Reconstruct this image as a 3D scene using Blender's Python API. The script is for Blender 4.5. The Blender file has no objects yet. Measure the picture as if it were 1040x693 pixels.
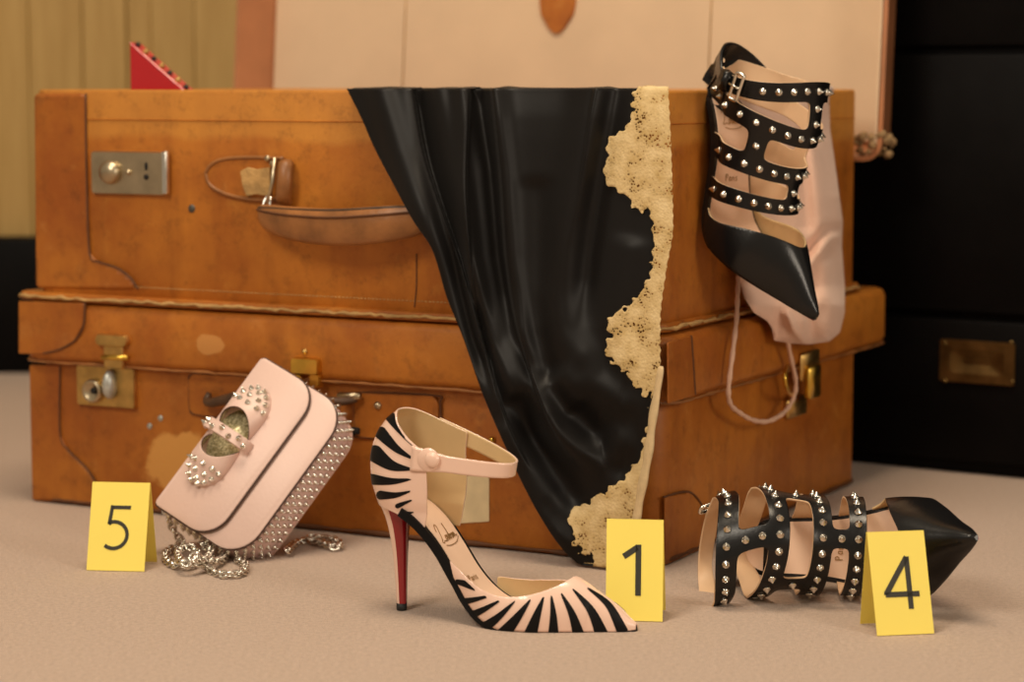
import bpy, bmesh, math, random
import numpy as np
from mathutils import Vector, Matrix
random.seed(7); np.random.seed(7)
scene = bpy.context.scene
COL = scene.collection
PI = math.pi

# ------------------------------------------------------------------ camera, world, lights, exposure
F, CX, CY, HOR, HC = 2400.0, 520.0, 346.5, 85.0, 0.436       # focal length in pixels of the 1040x693 frame, horizon row, camera height
PITCH = math.atan((CY - HOR) / F)
cam = bpy.data.cameras.new('camera'); camo = bpy.data.objects.new('camera', cam); COL.objects.link(camo)
cam.sensor_width = 36.0; cam.lens = F / 1040.0 * 36.0
cam.clip_start = 0.05; cam.clip_end = 50
cam.dof.use_dof = True; cam.dof.focus_distance = 2.0; cam.dof.aperture_fstop = 5.0
camo.location = (0, 0, HC); camo.rotation_euler = (PI / 2 - PITCH, 0, 0)
scene.camera = camo

world = bpy.data.worlds.new('room_light'); scene.world = world; world.use_nodes = True
bg = world.node_tree.nodes['Background']; bg.inputs[0].default_value = (1.0, 0.80, 0.58, 1); bg.inputs[1].default_value = 0.24

def area(name, loc, target, size, power, col, sy=None):
    l = bpy.data.lights.new(name, 'AREA'); l.energy = power; l.color = col; l.shape = 'RECTANGLE'; l.size = size; l.size_y = sy or size
    o = bpy.data.objects.new(name, l); COL.objects.link(o); o.location = loc
    o.rotation_euler = (Vector(target) - Vector(loc)).to_track_quat('-Z', 'Y').to_euler(); return o
area('window_key', (-1.05, 0.45, 1.85), (0.0, 2.1, 0.15), 0.75, 19, (1.0, 0.88, 0.72))
area('ceiling_lamp', (-0.1, 1.75, 2.5), (0.0, 2.2, 0.1), 0.8, 26, (1.0, 0.83, 0.62))
area('right_fill', (1.6, 0.2, 0.95), (0.0, 2.1, 0.15), 0.6, 11, (1.0, 0.86, 0.70))  # added soft fill from the front right, stands for no known lamp
vs_ = scene.view_settings
vs_.view_transform = 'Standard'; vs_.look = 'None'; vs_.gamma = 1.0; vs_.use_curve_mapping = False; vs_.exposure = 0.48

# ------------------------------------------------------------------ pixels to places
cp, sp = math.cos(PITCH), math.sin(PITCH)
CAM = np.array([0, 0, HC])
def ray(px, py):
    x = (px - CX) / F; y = -(py - CY) / F
    return np.array([x, cp + y * sp, -sp + y * cp])
def G(px, py, z=0.0):
    d = ray(px, py); return CAM + d * ((z - HC) / d[2])
def onplane(px, py, o, n):
    d = ray(px, py); return CAM + d * (np.dot(np.asarray(o) - CAM, n) / np.dot(d, n))
def project(P):
    v = np.asarray(P) - CAM
    zf = v[..., 1] * cp - v[..., 2] * sp; yu = v[..., 1] * sp + v[..., 2] * cp
    return CX + F * v[..., 0] / zf, CY - F * yu / zf
# the suitcases' frame: origin at the near bottom corner, x along the front to the right, y towards the back
SO = G(672, 577); SA = G(33, 510)
EX = (SO - SA) / np.linalg.norm(SO - SA); EY = np.array([-EX[1], EX[0], 0.0])
SROT = math.atan2(EX[1], EX[0])
def FP(px, py, off=0.0):
    q = onplane(px, py, SO - EY * off, EY) - SO; return np.array([q @ EX, -off, q[2]])
def SP(px, py, off=0.0):
    q = onplane(px, py, SO + EX * off, EX) - SO; return np.array([off, q @ EY, q[2]])
def YP(px, py, y):
    return FP(px, py, -y)
def s2w(P):
    P = np.asarray(P); return SO + P[..., 0:1] * EX + P[..., 1:2] * EY + P[..., 2:3] * np.array([0, 0, 1.0])

# ------------------------------------------------------------------ materials
def nodes_of(m):
    m.use_nodes = True; nt = m.node_tree; return nt, nt.nodes, nt.links, nt.nodes['Principled BSDF']
def mat(name, col, rough=0.5, metal=0.0, var=0.0, scale=30.0, bump=0.0, bscale=None, spec=0.5, coat=0.0, sheen=0.0, col2=None, detail=5, stretch=(1, 1, 1), bdist=0.002):
    m = bpy.data.materials.new(name); nt, N, L, b = nodes_of(m)
    b.inputs['Base Color'].default_value = (*col, 1); b.inputs['Roughness'].default_value = rough; b.inputs['Metallic'].default_value = metal
    b.inputs['Specular IOR Level'].default_value = spec; b.inputs['Coat Weight'].default_value = coat; b.inputs['Sheen Weight'].default_value = sheen
    if coat: b.inputs['Coat Roughness'].default_value = 0.06
    tc = N.new('ShaderNodeTexCoord'); mp = N.new('ShaderNodeMapping'); mp.inputs['Scale'].default_value = stretch; L.new(tc.outputs['Object'], mp.inputs[0])
    if var or col2:
        n = N.new('ShaderNodeTexNoise'); n.inputs['Scale'].default_value = scale; n.inputs['Detail'].default_value = detail; L.new(mp.outputs[0], n.inputs['Vector'])
        r = N.new('ShaderNodeValToRGB'); L.new(n.outputs['Fac'], r.inputs[0])
        c2 = col2 or tuple(c * (1 - var) for c in col)
        r.color_ramp.elements[0].position = 0.3; r.color_ramp.elements[0].color = (*c2, 1)
        r.color_ramp.elements[1].position = 0.7; r.color_ramp.elements[1].color = (*col, 1)
        L.new(r.outputs[0], b.inputs['Base Color'])
    if bump:
        n2 = N.new('ShaderNodeTexNoise'); n2.inputs['Scale'].default_value = bscale or scale * 4; n2.inputs['Detail'].default_value = 4; L.new(mp.outputs[0], n2.inputs['Vector'])
        bp = N.new('ShaderNodeBump'); bp.inputs['Strength'].default_value = bump; bp.inputs['Distance'].default_value = bdist; L.new(n2.outputs['Fac'], bp.inputs['Height']); L.new(bp.outputs[0], b.inputs['Normal'])
    return m

def leather_mat(name, base, dark, light, patch=None, band=None):
    """old tan hide: cloudy tone, dark rubbed spots, pale scuffs; patch = (centre, radii) of a scraped pale area"""
    m = bpy.data.materials.new(name); nt, N, L, b = nodes_of(m)
    tc = N.new('ShaderNodeTexCoord')
    def noise(sc, det, ro=0.6, off=0.0):
        mp = N.new('ShaderNodeMapping'); mp.inputs['Location'].default_value = (off, off * 1.7, off * .3); L.new(tc.outputs['Object'], mp.inputs[0])
        n = N.new('ShaderNodeTexNoise'); n.inputs['Scale'].default_value = sc; n.inputs['Detail'].default_value = det; n.inputs['Roughness'].default_value = ro; L.new(mp.outputs[0], n.inputs['Vector']); return n.outputs['Fac']
    def ramp(f, p0, p1):
        r = N.new('ShaderNodeMapRange'); r.inputs['From Min'].default_value = p0; r.inputs['From Max'].default_value = p1; L.new(f, r.inputs['Value']); return r.outputs[0]
    def mixc(f, a, c):
        x = N.new('ShaderNodeMix'); x.data_type = 'RGBA'; L.new(f, x.inputs['Factor'])
        if isinstance(a, tuple): x.inputs[6].default_value = (*a, 1)
        else: L.new(a, x.inputs[6])
        if isinstance(c, tuple): x.inputs[7].default_value = (*c, 1)
        else: L.new(c, x.inputs[7])
        return x.outputs[2]
    c = mixc(ramp(noise(7, 6, .65), .35, .68), dark, base)
    sc1 = N.new('ShaderNodeMath'); sc1.operation = 'MULTIPLY'; L.new(ramp(noise(34, 8, .75, 3.1), .56, .80), sc1.inputs[0]); sc1.inputs[1].default_value = .45
    c = mixc(sc1.outputs[0], c, light)
    mp = N.new('ShaderNodeMapping'); mp.inputs['Scale'].default_value = (1, 1, .16); L.new(tc.outputs['Object'], mp.inputs[0])
    ns = N.new('ShaderNodeTexNoise'); ns.inputs['Scale'].default_value = 42; ns.inputs['Detail'].default_value = 5; L.new(mp.outputs[0], ns.inputs['Vector'])
    sk = N.new('ShaderNodeMath'); sk.operation = 'MULTIPLY'; L.new(ramp(ns.outputs['Fac'], .50, .72), sk.inputs[0]); sk.inputs[1].default_value = .40
    c = mixc(sk.outputs[0], c, tuple(v * .8 for v in dark))
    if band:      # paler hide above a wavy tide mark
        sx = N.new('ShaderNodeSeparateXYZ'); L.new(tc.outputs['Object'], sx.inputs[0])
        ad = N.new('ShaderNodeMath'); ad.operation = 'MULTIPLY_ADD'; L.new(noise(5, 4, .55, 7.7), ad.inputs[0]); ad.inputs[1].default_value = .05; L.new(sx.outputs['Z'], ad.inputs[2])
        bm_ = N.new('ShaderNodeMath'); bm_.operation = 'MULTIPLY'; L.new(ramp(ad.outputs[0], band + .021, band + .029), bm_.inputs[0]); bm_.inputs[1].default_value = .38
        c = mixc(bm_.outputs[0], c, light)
    dk = N.new('ShaderNodeMath'); dk.operation = 'MULTIPLY'; L.new(ramp(noise(48, 8, .78, 9.2), .52, .72), dk.inputs[0]); dk.inputs[1].default_value = .55
    c = mixc(dk.outputs[0], c, tuple(v * .35 for v in dark))
    if patch:
        for (ctr, rad) in patch:
            mp = N.new('ShaderNodeMapping'); mp.vector_type = 'TEXTURE'; mp.inputs['Location'].default_value = ctr; mp.inputs['Scale'].default_value = rad; L.new(tc.outputs['Object'], mp.inputs[0])
            ln = N.new('ShaderNodeVectorMath'); ln.operation = 'LENGTH'; L.new(mp.outputs[0], ln.inputs[0])
            ad = N.new('ShaderNodeMath'); ad.operation = 'MULTIPLY_ADD'; L.new(noise(22, 5, .6, 5.5), ad.inputs[0]); ad.inputs[1].default_value = 1.6; L.new(ln.outputs['Value'], ad.inputs[2])
            rr = ramp(ad.outputs[0], 1.78, 1.62)
            c = mixc(rr, c, light)
    L.new(c, b.inputs['Base Color'])
    b.inputs['Specular IOR Level'].default_value = .4
    rr = N.new('ShaderNodeMapRange'); rr.inputs['To Min'].default_value = .36; rr.inputs['To Max'].default_value = .62; L.new(noise(18, 5, .6, 1.2), rr.inputs['Value']); L.new(rr.outputs[0], b.inputs['Roughness'])
    bp = N.new('ShaderNodeBump'); bp.inputs['Strength'].default_value = .35; bp.inputs['Distance'].default_value = .0012; L.new(noise(140, 6, .7, 2.2), bp.inputs['Height']); L.new(bp.outputs[0], b.inputs['Normal'])
    return m

TAN, TAN_D, TAN_L = (0.56, 0.205, 0.024), (0.34, 0.095, 0.010), (0.64, 0.33, 0.085)
M = {}
M['tan'] = leather_mat('tan_leather', TAN, TAN_D, TAN_L)
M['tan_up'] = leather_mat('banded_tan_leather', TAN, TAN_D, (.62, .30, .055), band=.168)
M['tan_worn'] = leather_mat('worn_tan_leather', (.50, .175, .020), (.32, .088, .009), (.64, .31, .075),
                            patch=[(tuple(FP(178, 470)), (.050, .05, .036)), (tuple(FP(222, 478)), (.03, .05, .025))])
M['tan_patch'] = leather_mat('corner_leather', (0.47, 0.165, 0.018), (0.30, 0.08, 0.009), (.6, .3, .09))
M['raw'] = mat('raw_hide_edge', (.60, .36, .13), .85, var=.45, scale=60, bump=.6, bscale=300)
M['seam'] = mat('dark_seam', (.13, .045, .012), .7, var=.3, scale=80)
M['handle'] = mat('handle_leather', (.40, .16, .045), .42, var=.5, scale=35, bump=.3, bscale=220)
M['handle_dark'] = mat('dark_handle_leather', (.09, .042, .018), .5, var=.5, scale=50, bump=.3)
M['lid_inner'] = mat('glossy_brown_leather', (.46, .19, .085), .30, var=.25, scale=15, bump=.2, bscale=90)
M['lining'] = mat('cream_canvas_lining', (.68, .495, .325), .8, var=.10, scale=12, bump=.25, bscale=500, sheen=.1)
M['iron'] = mat('dull_iron', (.11, .10, .085), .5, .7)
M['nickel'] = mat('old_nickel', (.60, .50, .34), .34, 1.0, var=.25, scale=50)
M['silver'] = mat('bright_silver', (.80, .77, .70), .20, 1.0)
M['hem'] = mat('cream_hem', (.66, .49, .27), .7, var=.2, scale=120)
M['brass_dark'] = mat('tarnished_brass', (.26, .165, .06), .42, 1.0, var=.5, scale=50)
M['brass'] = mat('old_brass', (.76, .50, .17), .36, 1.0, var=.4, scale=60)
M['brass_bright'] = mat('yellow_brass', (.85, .55, .10), .28, 1.0, var=.25, scale=60)
M['pewter'] = mat('bluish_white_metal', (.62, .64, .60), .35, .6, var=.4, scale=120)
M['hole'] = mat('black_hole', (.01, .008, .006), .9)
M['paper'] = mat('cream_paper_label', (.74, .60, .36), .7, var=.15, scale=60)
M['carpet'] = mat('beige_carpet', (.60, .445, .345), .95, col2=(.45, .325, .245), scale=260, detail=6, bump=.8, bscale=650, sheen=.3, spec=.1, bdist=.003)
M['plank'] = mat('honey_wood', (.50, .325, .108), .55, col2=(.42, .26, .075), scale=9, stretch=(9, 9, .7), detail=6, bump=.15, bscale=30)
M['black_paint'] = mat('black_lacquer', (.0035, .003, .003), .5, spec=.10, var=.4, scale=20, bump=.15, bscale=40)
M['satin'] = mat('black_satin', (.0052, .0043, .0040), .47, spec=.22, bump=.04, bscale=160, sheen=.05)
M['satin'].node_tree.nodes['Principled BSDF'].inputs['Anisotropic'].default_value = .2
M['satin'].node_tree.nodes['Principled BSDF'].inputs['Sheen Roughness'].default_value = .4
M['patent_nude'] = mat('nude_patent', (.86, .60, .48), .22, spec=.5, coat=.7)
M['patent_black'] = mat('black_suede_stripe', (.0035, .0035, .004), .5, spec=.2)
M['nude'] = mat('nude_kid_lining', (.72, .49, .30), .45, var=.08, scale=40)
M['nude_inner'] = mat('pale_gold_lining', (.66, .47, .24), .45, var=.1, scale=40)
M['insole'] = mat('nude_insole', (.86, .61, .45), .38, var=.05, scale=40)
M['black_calf'] = mat('black_calf_leather', (.0045, .0045, .005), .27, spec=.42, bump=.06, bscale=300)
M['red'] = mat('red_lacquer', (.30, .010, .016), .25, coat=.5)
M['red_patent'] = mat('red_patent_leather', (.48, .008, .014), .16, coat=.5)
M['rubber'] = mat('black_rubber', (.012, .012, .012), .6)
M['gilt'] = mat('gilt_print', (.42, .25, .10), .35, .6)
M['bag'] = mat('powder_pink_leather', (.76, .545, .475), .42, var=.04, scale=30, bump=.08, bscale=300)
M['bag_edge'] = mat('dark_edge_paint', (.075, .035, .022), .5)
M['gusset'] = mat('lilac_pink_leather', (.82, .61, .60), .45, var=.06, scale=30)
M['cloth'] = mat('pale_pink_cotton', (.80, .53, .41), .85, var=.08, scale=25, bump=.3, bscale=400, sheen=.3)
M['cord'] = mat('pink_cord', (.78, .50, .36), .8, var=.1, scale=200, bump=.4, bscale=900)
M['yellow'] = mat('yellow_card', (.95, .785, .15), .6, var=.03, scale=20)
M['yellow_back'] = M['yellow']
M['ink'] = mat('black_print', (.028, .027, .018), .6)

def glitter():
    m = bpy.data.materials.new('gold_glitter'); nt, N, L, b = nodes_of(m)
    tc = N.new('ShaderNodeTexCoord'); v = N.new('ShaderNodeTexVoronoi'); v.inputs['Scale'].default_value = 700; L.new(tc.outputs['Object'], v.inputs['Vector'])
    r = N.new('ShaderNodeValToRGB'); r.color_ramp.elements[0].color = (.38, .32, .14, 1); r.color_ramp.elements[1].color = (1.0, .92, .62, 1)
    sx = N.new('ShaderNodeSeparateColor'); L.new(v.outputs['Color'], sx.inputs[0]); L.new(sx.outputs[0], r.inputs[0]); L.new(r.outputs[0], b.inputs['Base Color'])
    b.inputs['Metallic'].default_value = .55; b.inputs['Roughness'].default_value = .38
    return m
M['glitter'] = glitter()

def lace_mat():
    m = bpy.data.materials.new('cream_lace'); nt, N, L, b = nodes_of(m)
    tc = N.new('ShaderNodeTexCoord')
    n = N.new('ShaderNodeTexNoise'); n.inputs['Scale'].default_value = 55; n.inputs['Detail'].default_value = 4; L.new(tc.outputs['Object'], n.inputs['Vector'])
    add = N.new('ShaderNodeMixRGB'); add.inputs[0].default_value = .004; L.new(tc.outputs['Object'], add.inputs[1]); L.new(n.outputs['Color'], add.inputs[2])
    v = N.new('ShaderNodeTexVoronoi'); v.inputs['Scale'].default_value = 400; L.new(add.outputs[0], v.inputs['Vector'])
    # holes between the threads, gathered where the net shows between the motifs
    fl = N.new('ShaderNodeTexNoise'); fl.inputs['Scale'].default_value = 70; fl.inputs['Detail'].default_value = 2; L.new(tc.outputs['Object'], fl.inputs['Vector'])
    mr = N.new('ShaderNodeMapRange'); mr.inputs['From Min'].default_value = .42; mr.inputs['From Max'].default_value = .66; mr.inputs['To Min'].default_value = .0; mr.inputs['To Max'].default_value = .42; L.new(fl.outputs['Fac'], mr.inputs['Value'])
    lt = N.new('ShaderNodeMath'); lt.operation = 'LESS_THAN'; L.new(v.outputs['Distance'], lt.inputs[0]); L.new(mr.outputs[0], lt.inputs[1])
    sub = N.new('ShaderNodeMath'); sub.operation = 'SUBTRACT'; sub.inputs[0].default_value = 1.0; L.new(lt.outputs[0], sub.inputs[1])
    L.new(sub.outputs[0], b.inputs['Alpha'])
    r = N.new('ShaderNodeValToRGB'); r.color_ramp.elements[0].position = .3; r.color_ramp.elements[0].color = (.72, .55, .29, 1); r.color_ramp.elements[1].position = .7; r.color_ramp.elements[1].color = (.50, .34, .13, 1); L.new(fl.outputs['Fac'], r.inputs[0]); L.new(r.outputs[0], b.inputs['Base Color'])
    b.inputs['Roughness'].default_value = .8
    bp = N.new('ShaderNodeBump'); bp.inputs['Strength'].default_value = .3; bp.inputs['Distance'].default_value = .0012; L.new(v.outputs['Distance'], bp.inputs['Height']); L.new(bp.outputs[0], b.inputs['Normal'])
    return m
M['lace'] = lace_mat()

# ------------------------------------------------------------------ mesh helpers
def link(name, me, parent=None, mats=(), smooth=True, loc=None):
    for m in mats: me.materials.append(M[m] if isinstance(m, str) else m)
    if smooth:
        me.polygons.foreach_set('use_smooth', [True] * len(me.polygons))
    me.update()
    o = bpy.data.objects.new(name, me); COL.objects.link(o)
    if parent is not None: o.parent = parent
    if loc is not None: o.location = loc
    return o
def mesh_of(name, verts, faces, mi=None):
    me = bpy.data.meshes.new(name); me.from_pydata([tuple(map(float, v)) for v in verts], [], faces)
    if mi is not None: me.polygons.foreach_set('material_index', mi)
    me.validate(); return me
def mk(name, verts, faces, m, parent=None, smooth=True, mi=None, weld=False, fixn=True):
    me = mesh_of(name, verts, faces, mi)
    bm = bmesh.new(); bm.from_mesh(me)
    if weld: bmesh.ops.remove_doubles(bm, verts=bm.verts, dist=1e-5)
    if fixn: bmesh.ops.recalc_face_normals(bm, faces=bm.faces)
    bm.to_mesh(me); bm.free()
    return link(name, me, parent, m if isinstance(m, (list, tuple)) else [m], smooth)
def thing(name, label, cat, loc=(0, 0, 0), rot=None, group=None):
    o = bpy.data.objects.new(name, None); COL.objects.link(o); o.empty_display_size = .05; o.location = loc
    if rot is not None: o.rotation_euler = rot
    o['label'] = label; o['category'] = cat
    if group: o['group'] = group
    return o
def solidify(o, t, off=-1.0, inner=0, rim=0):
    s = o.modifiers.new('thickness', 'SOLIDIFY'); s.thickness = t; s.offset = off; s.material_offset = inner; s.material_offset_rim = rim; s.use_even_offset = False; return o
def loft(loops, closed=True, cap0=True, cap1=True):
    V = []; Fc = []; n = len(loops[0])
    for l in loops: V += [tuple(p) for p in l]
    for i in range(len(loops) - 1):
        for j in range(n if closed else n - 1):
            a = i * n + j; b = i * n + (j + 1) % n; Fc.append((a, b, b + n, a + n))
    if cap0: Fc.append(tuple(range(n))[::-1])
    if cap1: Fc.append(tuple(range((len(loops) - 1) * n, len(loops) * n)))
    return V, Fc
def rrect(x0, x1, y0, y1, r, n=6):
    out = []
    for cx, cy, a0 in ((x1 - r, y1 - r, 0), (x0 + r, y1 - r, 90), (x0 + r, y0 + r, 180), (x1 - r, y0 + r, 270)):
        for k in range(n + 1):
            a = math.radians(a0 + 90 * k / n); out.append((cx + r * math.cos(a), cy + r * math.sin(a)))
    return out
def rbox(name, x0, x1, y0, y1, z0, z1, m, parent, r=.002, seg=2, smooth=True):
    bm = bmesh.new(); bmesh.ops.create_cube(bm, size=1)
    for v in bm.verts:
        v.co = Vector(((x0 + x1) / 2 + v.co.x * (x1 - x0), (y0 + y1) / 2 + v.co.y * (y1 - y0), (z0 + z1) / 2 + v.co.z * (z1 - z0)))
    if r: bmesh.ops.bevel(bm, geom=bm.edges[:], offset=r, segments=seg, profile=.5, affect='EDGES')
    me = bpy.data.meshes.new(name); bm.to_mesh(me); bm.free()
    o = link(name, me, parent, [m], False)
    if smooth:
        me.polygons.foreach_set('use_smooth', [True] * len(me.polygons)); 
        try: me.set_sharp_from_angle(angle=math.radians(35))
        except Exception: pass
    return o
def frames(P, closed=False):
    P = np.asarray(P, float); n = len(P); T = np.zeros_like(P)
    for i in range(n):
        a = P[(i + 1) % n] if (closed or i < n - 1) else P[i]; b = P[i - 1] if (closed or i > 0) else P[i]
        T[i] = (a - b) / (np.linalg.norm(a - b) + 1e-12)
    u = np.cross(T[0], [0, 0, 1.0]); 
    if np.linalg.norm(u) < 1e-3: u = np.cross(T[0], [0, 1.0, 0])
    U = np.zeros_like(P); 
    for i in range(n):
        u = u - T[i] * np.dot(u, T[i]); u /= np.linalg.norm(u); U[i] = u
    return T, U, np.cross(T, U)
def tube_geo(P, r, k=8, closed=False, flat=1.0):
    T, U, W = frames(P, closed); P = np.asarray(P, float); loops = []
    for i in range(len(P)):
        ri = r[i] if hasattr(r, '__len__') else r
        loops.append([P[i] + ri * (math.cos(2 * PI * j / k) * U[i] + flat * math.sin(2 * PI * j / k) * W[i]) for j in range(k)])
    if closed: loops.append(loops[0])
    return loft(loops, True, not closed, not closed)
def tube(name, P, r, m, parent=None, k=8, closed=False, flat=1.0):
    V, Fc = tube_geo(P, r, k, closed, flat); return mk(name, V, Fc, m, parent, weld=closed)
def spline(P, n, closed=False):
    P = np.asarray(P, float); m = len(P); out = []
    segs = m if closed else m - 1
    for q in range(n):
        t = q * segs / (n if closed else n - 1); i = min(int(t), segs - 1); f = t - i
        g = (lambda k: P[k % m]) if closed else (lambda k: P[min(max(k, 0), m - 1)])
        a, b, c, d = g(i - 1), g(i), g(i + 1), g(i + 2)
        out.append(.5 * ((2 * b) + (c - a) * f + (2 * a - 5 * b + 4 * c - d) * f * f + (3 * b - a - 3 * c + d) * f ** 3))
    return np.array(out)
def lathe_geo(prof, k=16):
    return loft([[(r * math.cos(2 * PI * j / k), r * math.sin(2 * PI * j / k), z) for j in range(k)] for r, z in prof])
def xf(V, mtx):
    return [tuple(mtx @ Vector(v)) for v in V]
def smoother(X, Y):
    """monotone-ish cubic interpolator through the points"""
    X = np.asarray(X, float); Y = np.asarray(Y, float); h = np.diff(X); d = np.diff(Y) / h; m = np.zeros(len(X))
    m[1:-1] = np.where(d[:-1] * d[1:] > 0, 2 * d[:-1] * d[1:] / (d[:-1] + d[1:] + 1e-15), 0); m[0] = d[0]; m[-1] = d[-1]
    def f(x):
        x = np.clip(np.asarray(x, float), X[0], X[-1]); i = np.clip(np.searchsorted(X, x, 'right') - 1, 0, len(h) - 1)
        t = (x - X[i]) / h[i]
        return (1 + 2 * t) * (1 - t) ** 2 * Y[i] + t * (1 - t) ** 2 * h[i] * m[i] + t * t * (3 - 2 * t) * Y[i + 1] + t * t * (t - 1) * h[i] * m[i + 1]
    return f
def clip_grid(P, V):
    """P: (n,m,3) points, V: (n,m) field; keeps V > 0 with an exact cut along V = 0"""
    n, m = V.shape; vid = {}; verts = []; faces = []
    def corner(i, j):
        k = (i, j)
        if k not in vid: vid[k] = len(verts); verts.append(P[i, j])
        return vid[k]
    def cut(a, b):
        k = (a, b) if a < b else (b, a)
        if k not in vid:
            va, vb = V[k[0]], V[k[1]]; t = va / (va - vb); vid[k] = len(verts); verts.append(P[k[0]] * (1 - t) + P[k[1]] * t)
        return vid[k]
    pos = V > 0
    for i in range(n - 1):
        for j in range(m - 1):
            c = ((i, j), (i + 1, j), (i + 1, j + 1), (i, j + 1)); s = [pos[q] for q in c]
            if not any(s): continue
            if all(s): faces.append([corner(*q) for q in c]); continue
            poly = []
            for k in range(4):
                a, b = c[k], c[(k + 1) % 4]
                if s[k]: poly.append(corner(*a))
                if s[k] != s[(k + 1) % 4]: poly.append(cut(a, b))
            if len(poly) > 2: faces.append(poly)
    return verts, faces
def clipped(name, P, V, m, parent, weld=True, outward=None):
    verts, faces = clip_grid(P, V)
    if not faces: return None
    o = mk(name, verts, faces, m, parent, weld=weld, fixn=False)
    if outward is not None:         # make normals agree with a reference direction field
        me = o.data; tot = 0
        for p in me.polygons: tot += p.normal.dot(Vector(outward(np.array(p.center)))) * p.area
        if tot < 0: me.flip_normals()
    return o
def grid_normals(P):
    du = np.gradient(P, axis=0); dv = np.gradient(P, axis=1); n = np.cross(du, dv); return n / (np.linalg.norm(n, axis=2, keepdims=True) + 1e-12)
def segdist(px, py, pts):
    """distance to a polyline and the fraction travelled along it"""
    px = np.asarray(px, float); best = np.full(px.shape, 1e9); frac = np.zeros(px.shape); L = [0.0]
    for a, b in zip(pts[:-1], pts[1:]): L.append(L[-1] + math.hypot(b[0] - a[0], b[1] - a[1]))
    for k, (a, b) in enumerate(zip(pts[:-1], pts[1:])):
        dx, dy = b[0] - a[0], b[1] - a[1]; l2 = dx * dx + dy * dy + 1e-12
        t = np.clip(((px - a[0]) * dx + (py - a[1]) * dy) / l2, 0, 1); d = np.hypot(px - a[0] - t * dx, py - a[1] - t * dy)
        u = d < best; best = np.where(u, d, best); frac = np.where(u, np.clip((L[k] + t * math.sqrt(l2)) / L[-1], 0, 1), frac)
    return best, frac
def polysd(px, py, poly):
    """signed distance to a polygon, positive inside"""
    d, _ = segdist(px, py, list(poly) + [poly[0]]); ins = np.zeros(np.shape(px), bool); n = len(poly); j = n - 1
    for i in range(n):
        xi, yi = poly[i]; xj, yj = poly[j]
        c = ((yi > py) != (yj > py)) & (px < (xj - xi) * (py - yi) / (yj - yi + 1e-12) + xi); ins ^= c; j = i
    return np.where(ins, d, -d)
def ribbon(name, pts, w, m, parent, to3, t=.0004):
    """flat stroke of width w along 2-D points, laid on a surface by to3(a, b, lift)"""
    pts = np.asarray(pts, float); n = len(pts); V = []; Fc = []
    for i in range(n):
        a = pts[max(i - 1, 0)]; b = pts[min(i + 1, n - 1)]; d = (b - a) / (np.linalg.norm(b - a) + 1e-9); q = np.array([-d[1], d[0]])
        k = 1.0
        if 0 < i < n - 1:
            d1 = (pts[i] - pts[i - 1]); d2 = (pts[i + 1] - pts[i]); c = np.dot(d1, d2) / (np.linalg.norm(d1) * np.linalg.norm(d2) + 1e-12); k = 1 / max(.45, math.sqrt((1 + c) / 2 + 1e-9))
        wi = (w[i] if hasattr(w, '__len__') else w) * k / 2
        for s, l in ((-1, 0), (1, 0), (1, t), (-1, t)):
            p = pts[i] + q * s * wi; V.append(to3(p[0], p[1], l))
    for i in range(n - 1):
        for k in range(4):
            a = i * 4 + k; b = i * 4 + (k + 1) % 4; Fc.append((a, b, b + 4, a + 4))
    Fc += [(3, 2, 1, 0), (n * 4 - 4, n * 4 - 3, n * 4 - 2, n * 4 - 1)]
    return V, Fc
def join_geo(parts):
    V = []; Fc = []
    for v, f in parts:
        o = len(V); V += list(v); Fc += [tuple(i + o for i in q) for q in f]
    return V, Fc
def struct(o):
    o['kind'] = 'structure'; return o

# ------------------------------------------------------------------ the setting
fl = struct(mk('floor', [(-4, -1.5, 0), (4, -1.5, 0), (4, 5, 0), (-4, 5, 0)], [(0, 1, 2, 3)], 'carpet', None, smooth=False))
WY = 3.60
wall = struct(rbox('wall_back', -3, 3, WY, WY + .06, 0, 2.4, 'plank', None, r=0))
edges = [-1.60, -1.45, -1.31, -1.16, -1.02, -.88, -.80, -.727, -.646, -.580, -.543, -.478, -.40, -.31]
x = -.31
while x < 1.5: x += .085 + .02 * random.random(); edges.append(x)
for a, b in zip(edges[:-1], edges[1:]):
    th = .012 if (b - a) < .05 else .018
    m = M['plank']
    o = rbox('plank', a + .0005, b - .0005, WY - th, WY - .0005, .205, 2.35, m, wall, r=.0012, seg=1)
bb = struct(rbox('baseboard_back', -3, 3, WY - .05, WY - .0005, .0, .204, 'black_paint', None, r=.004))

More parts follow.
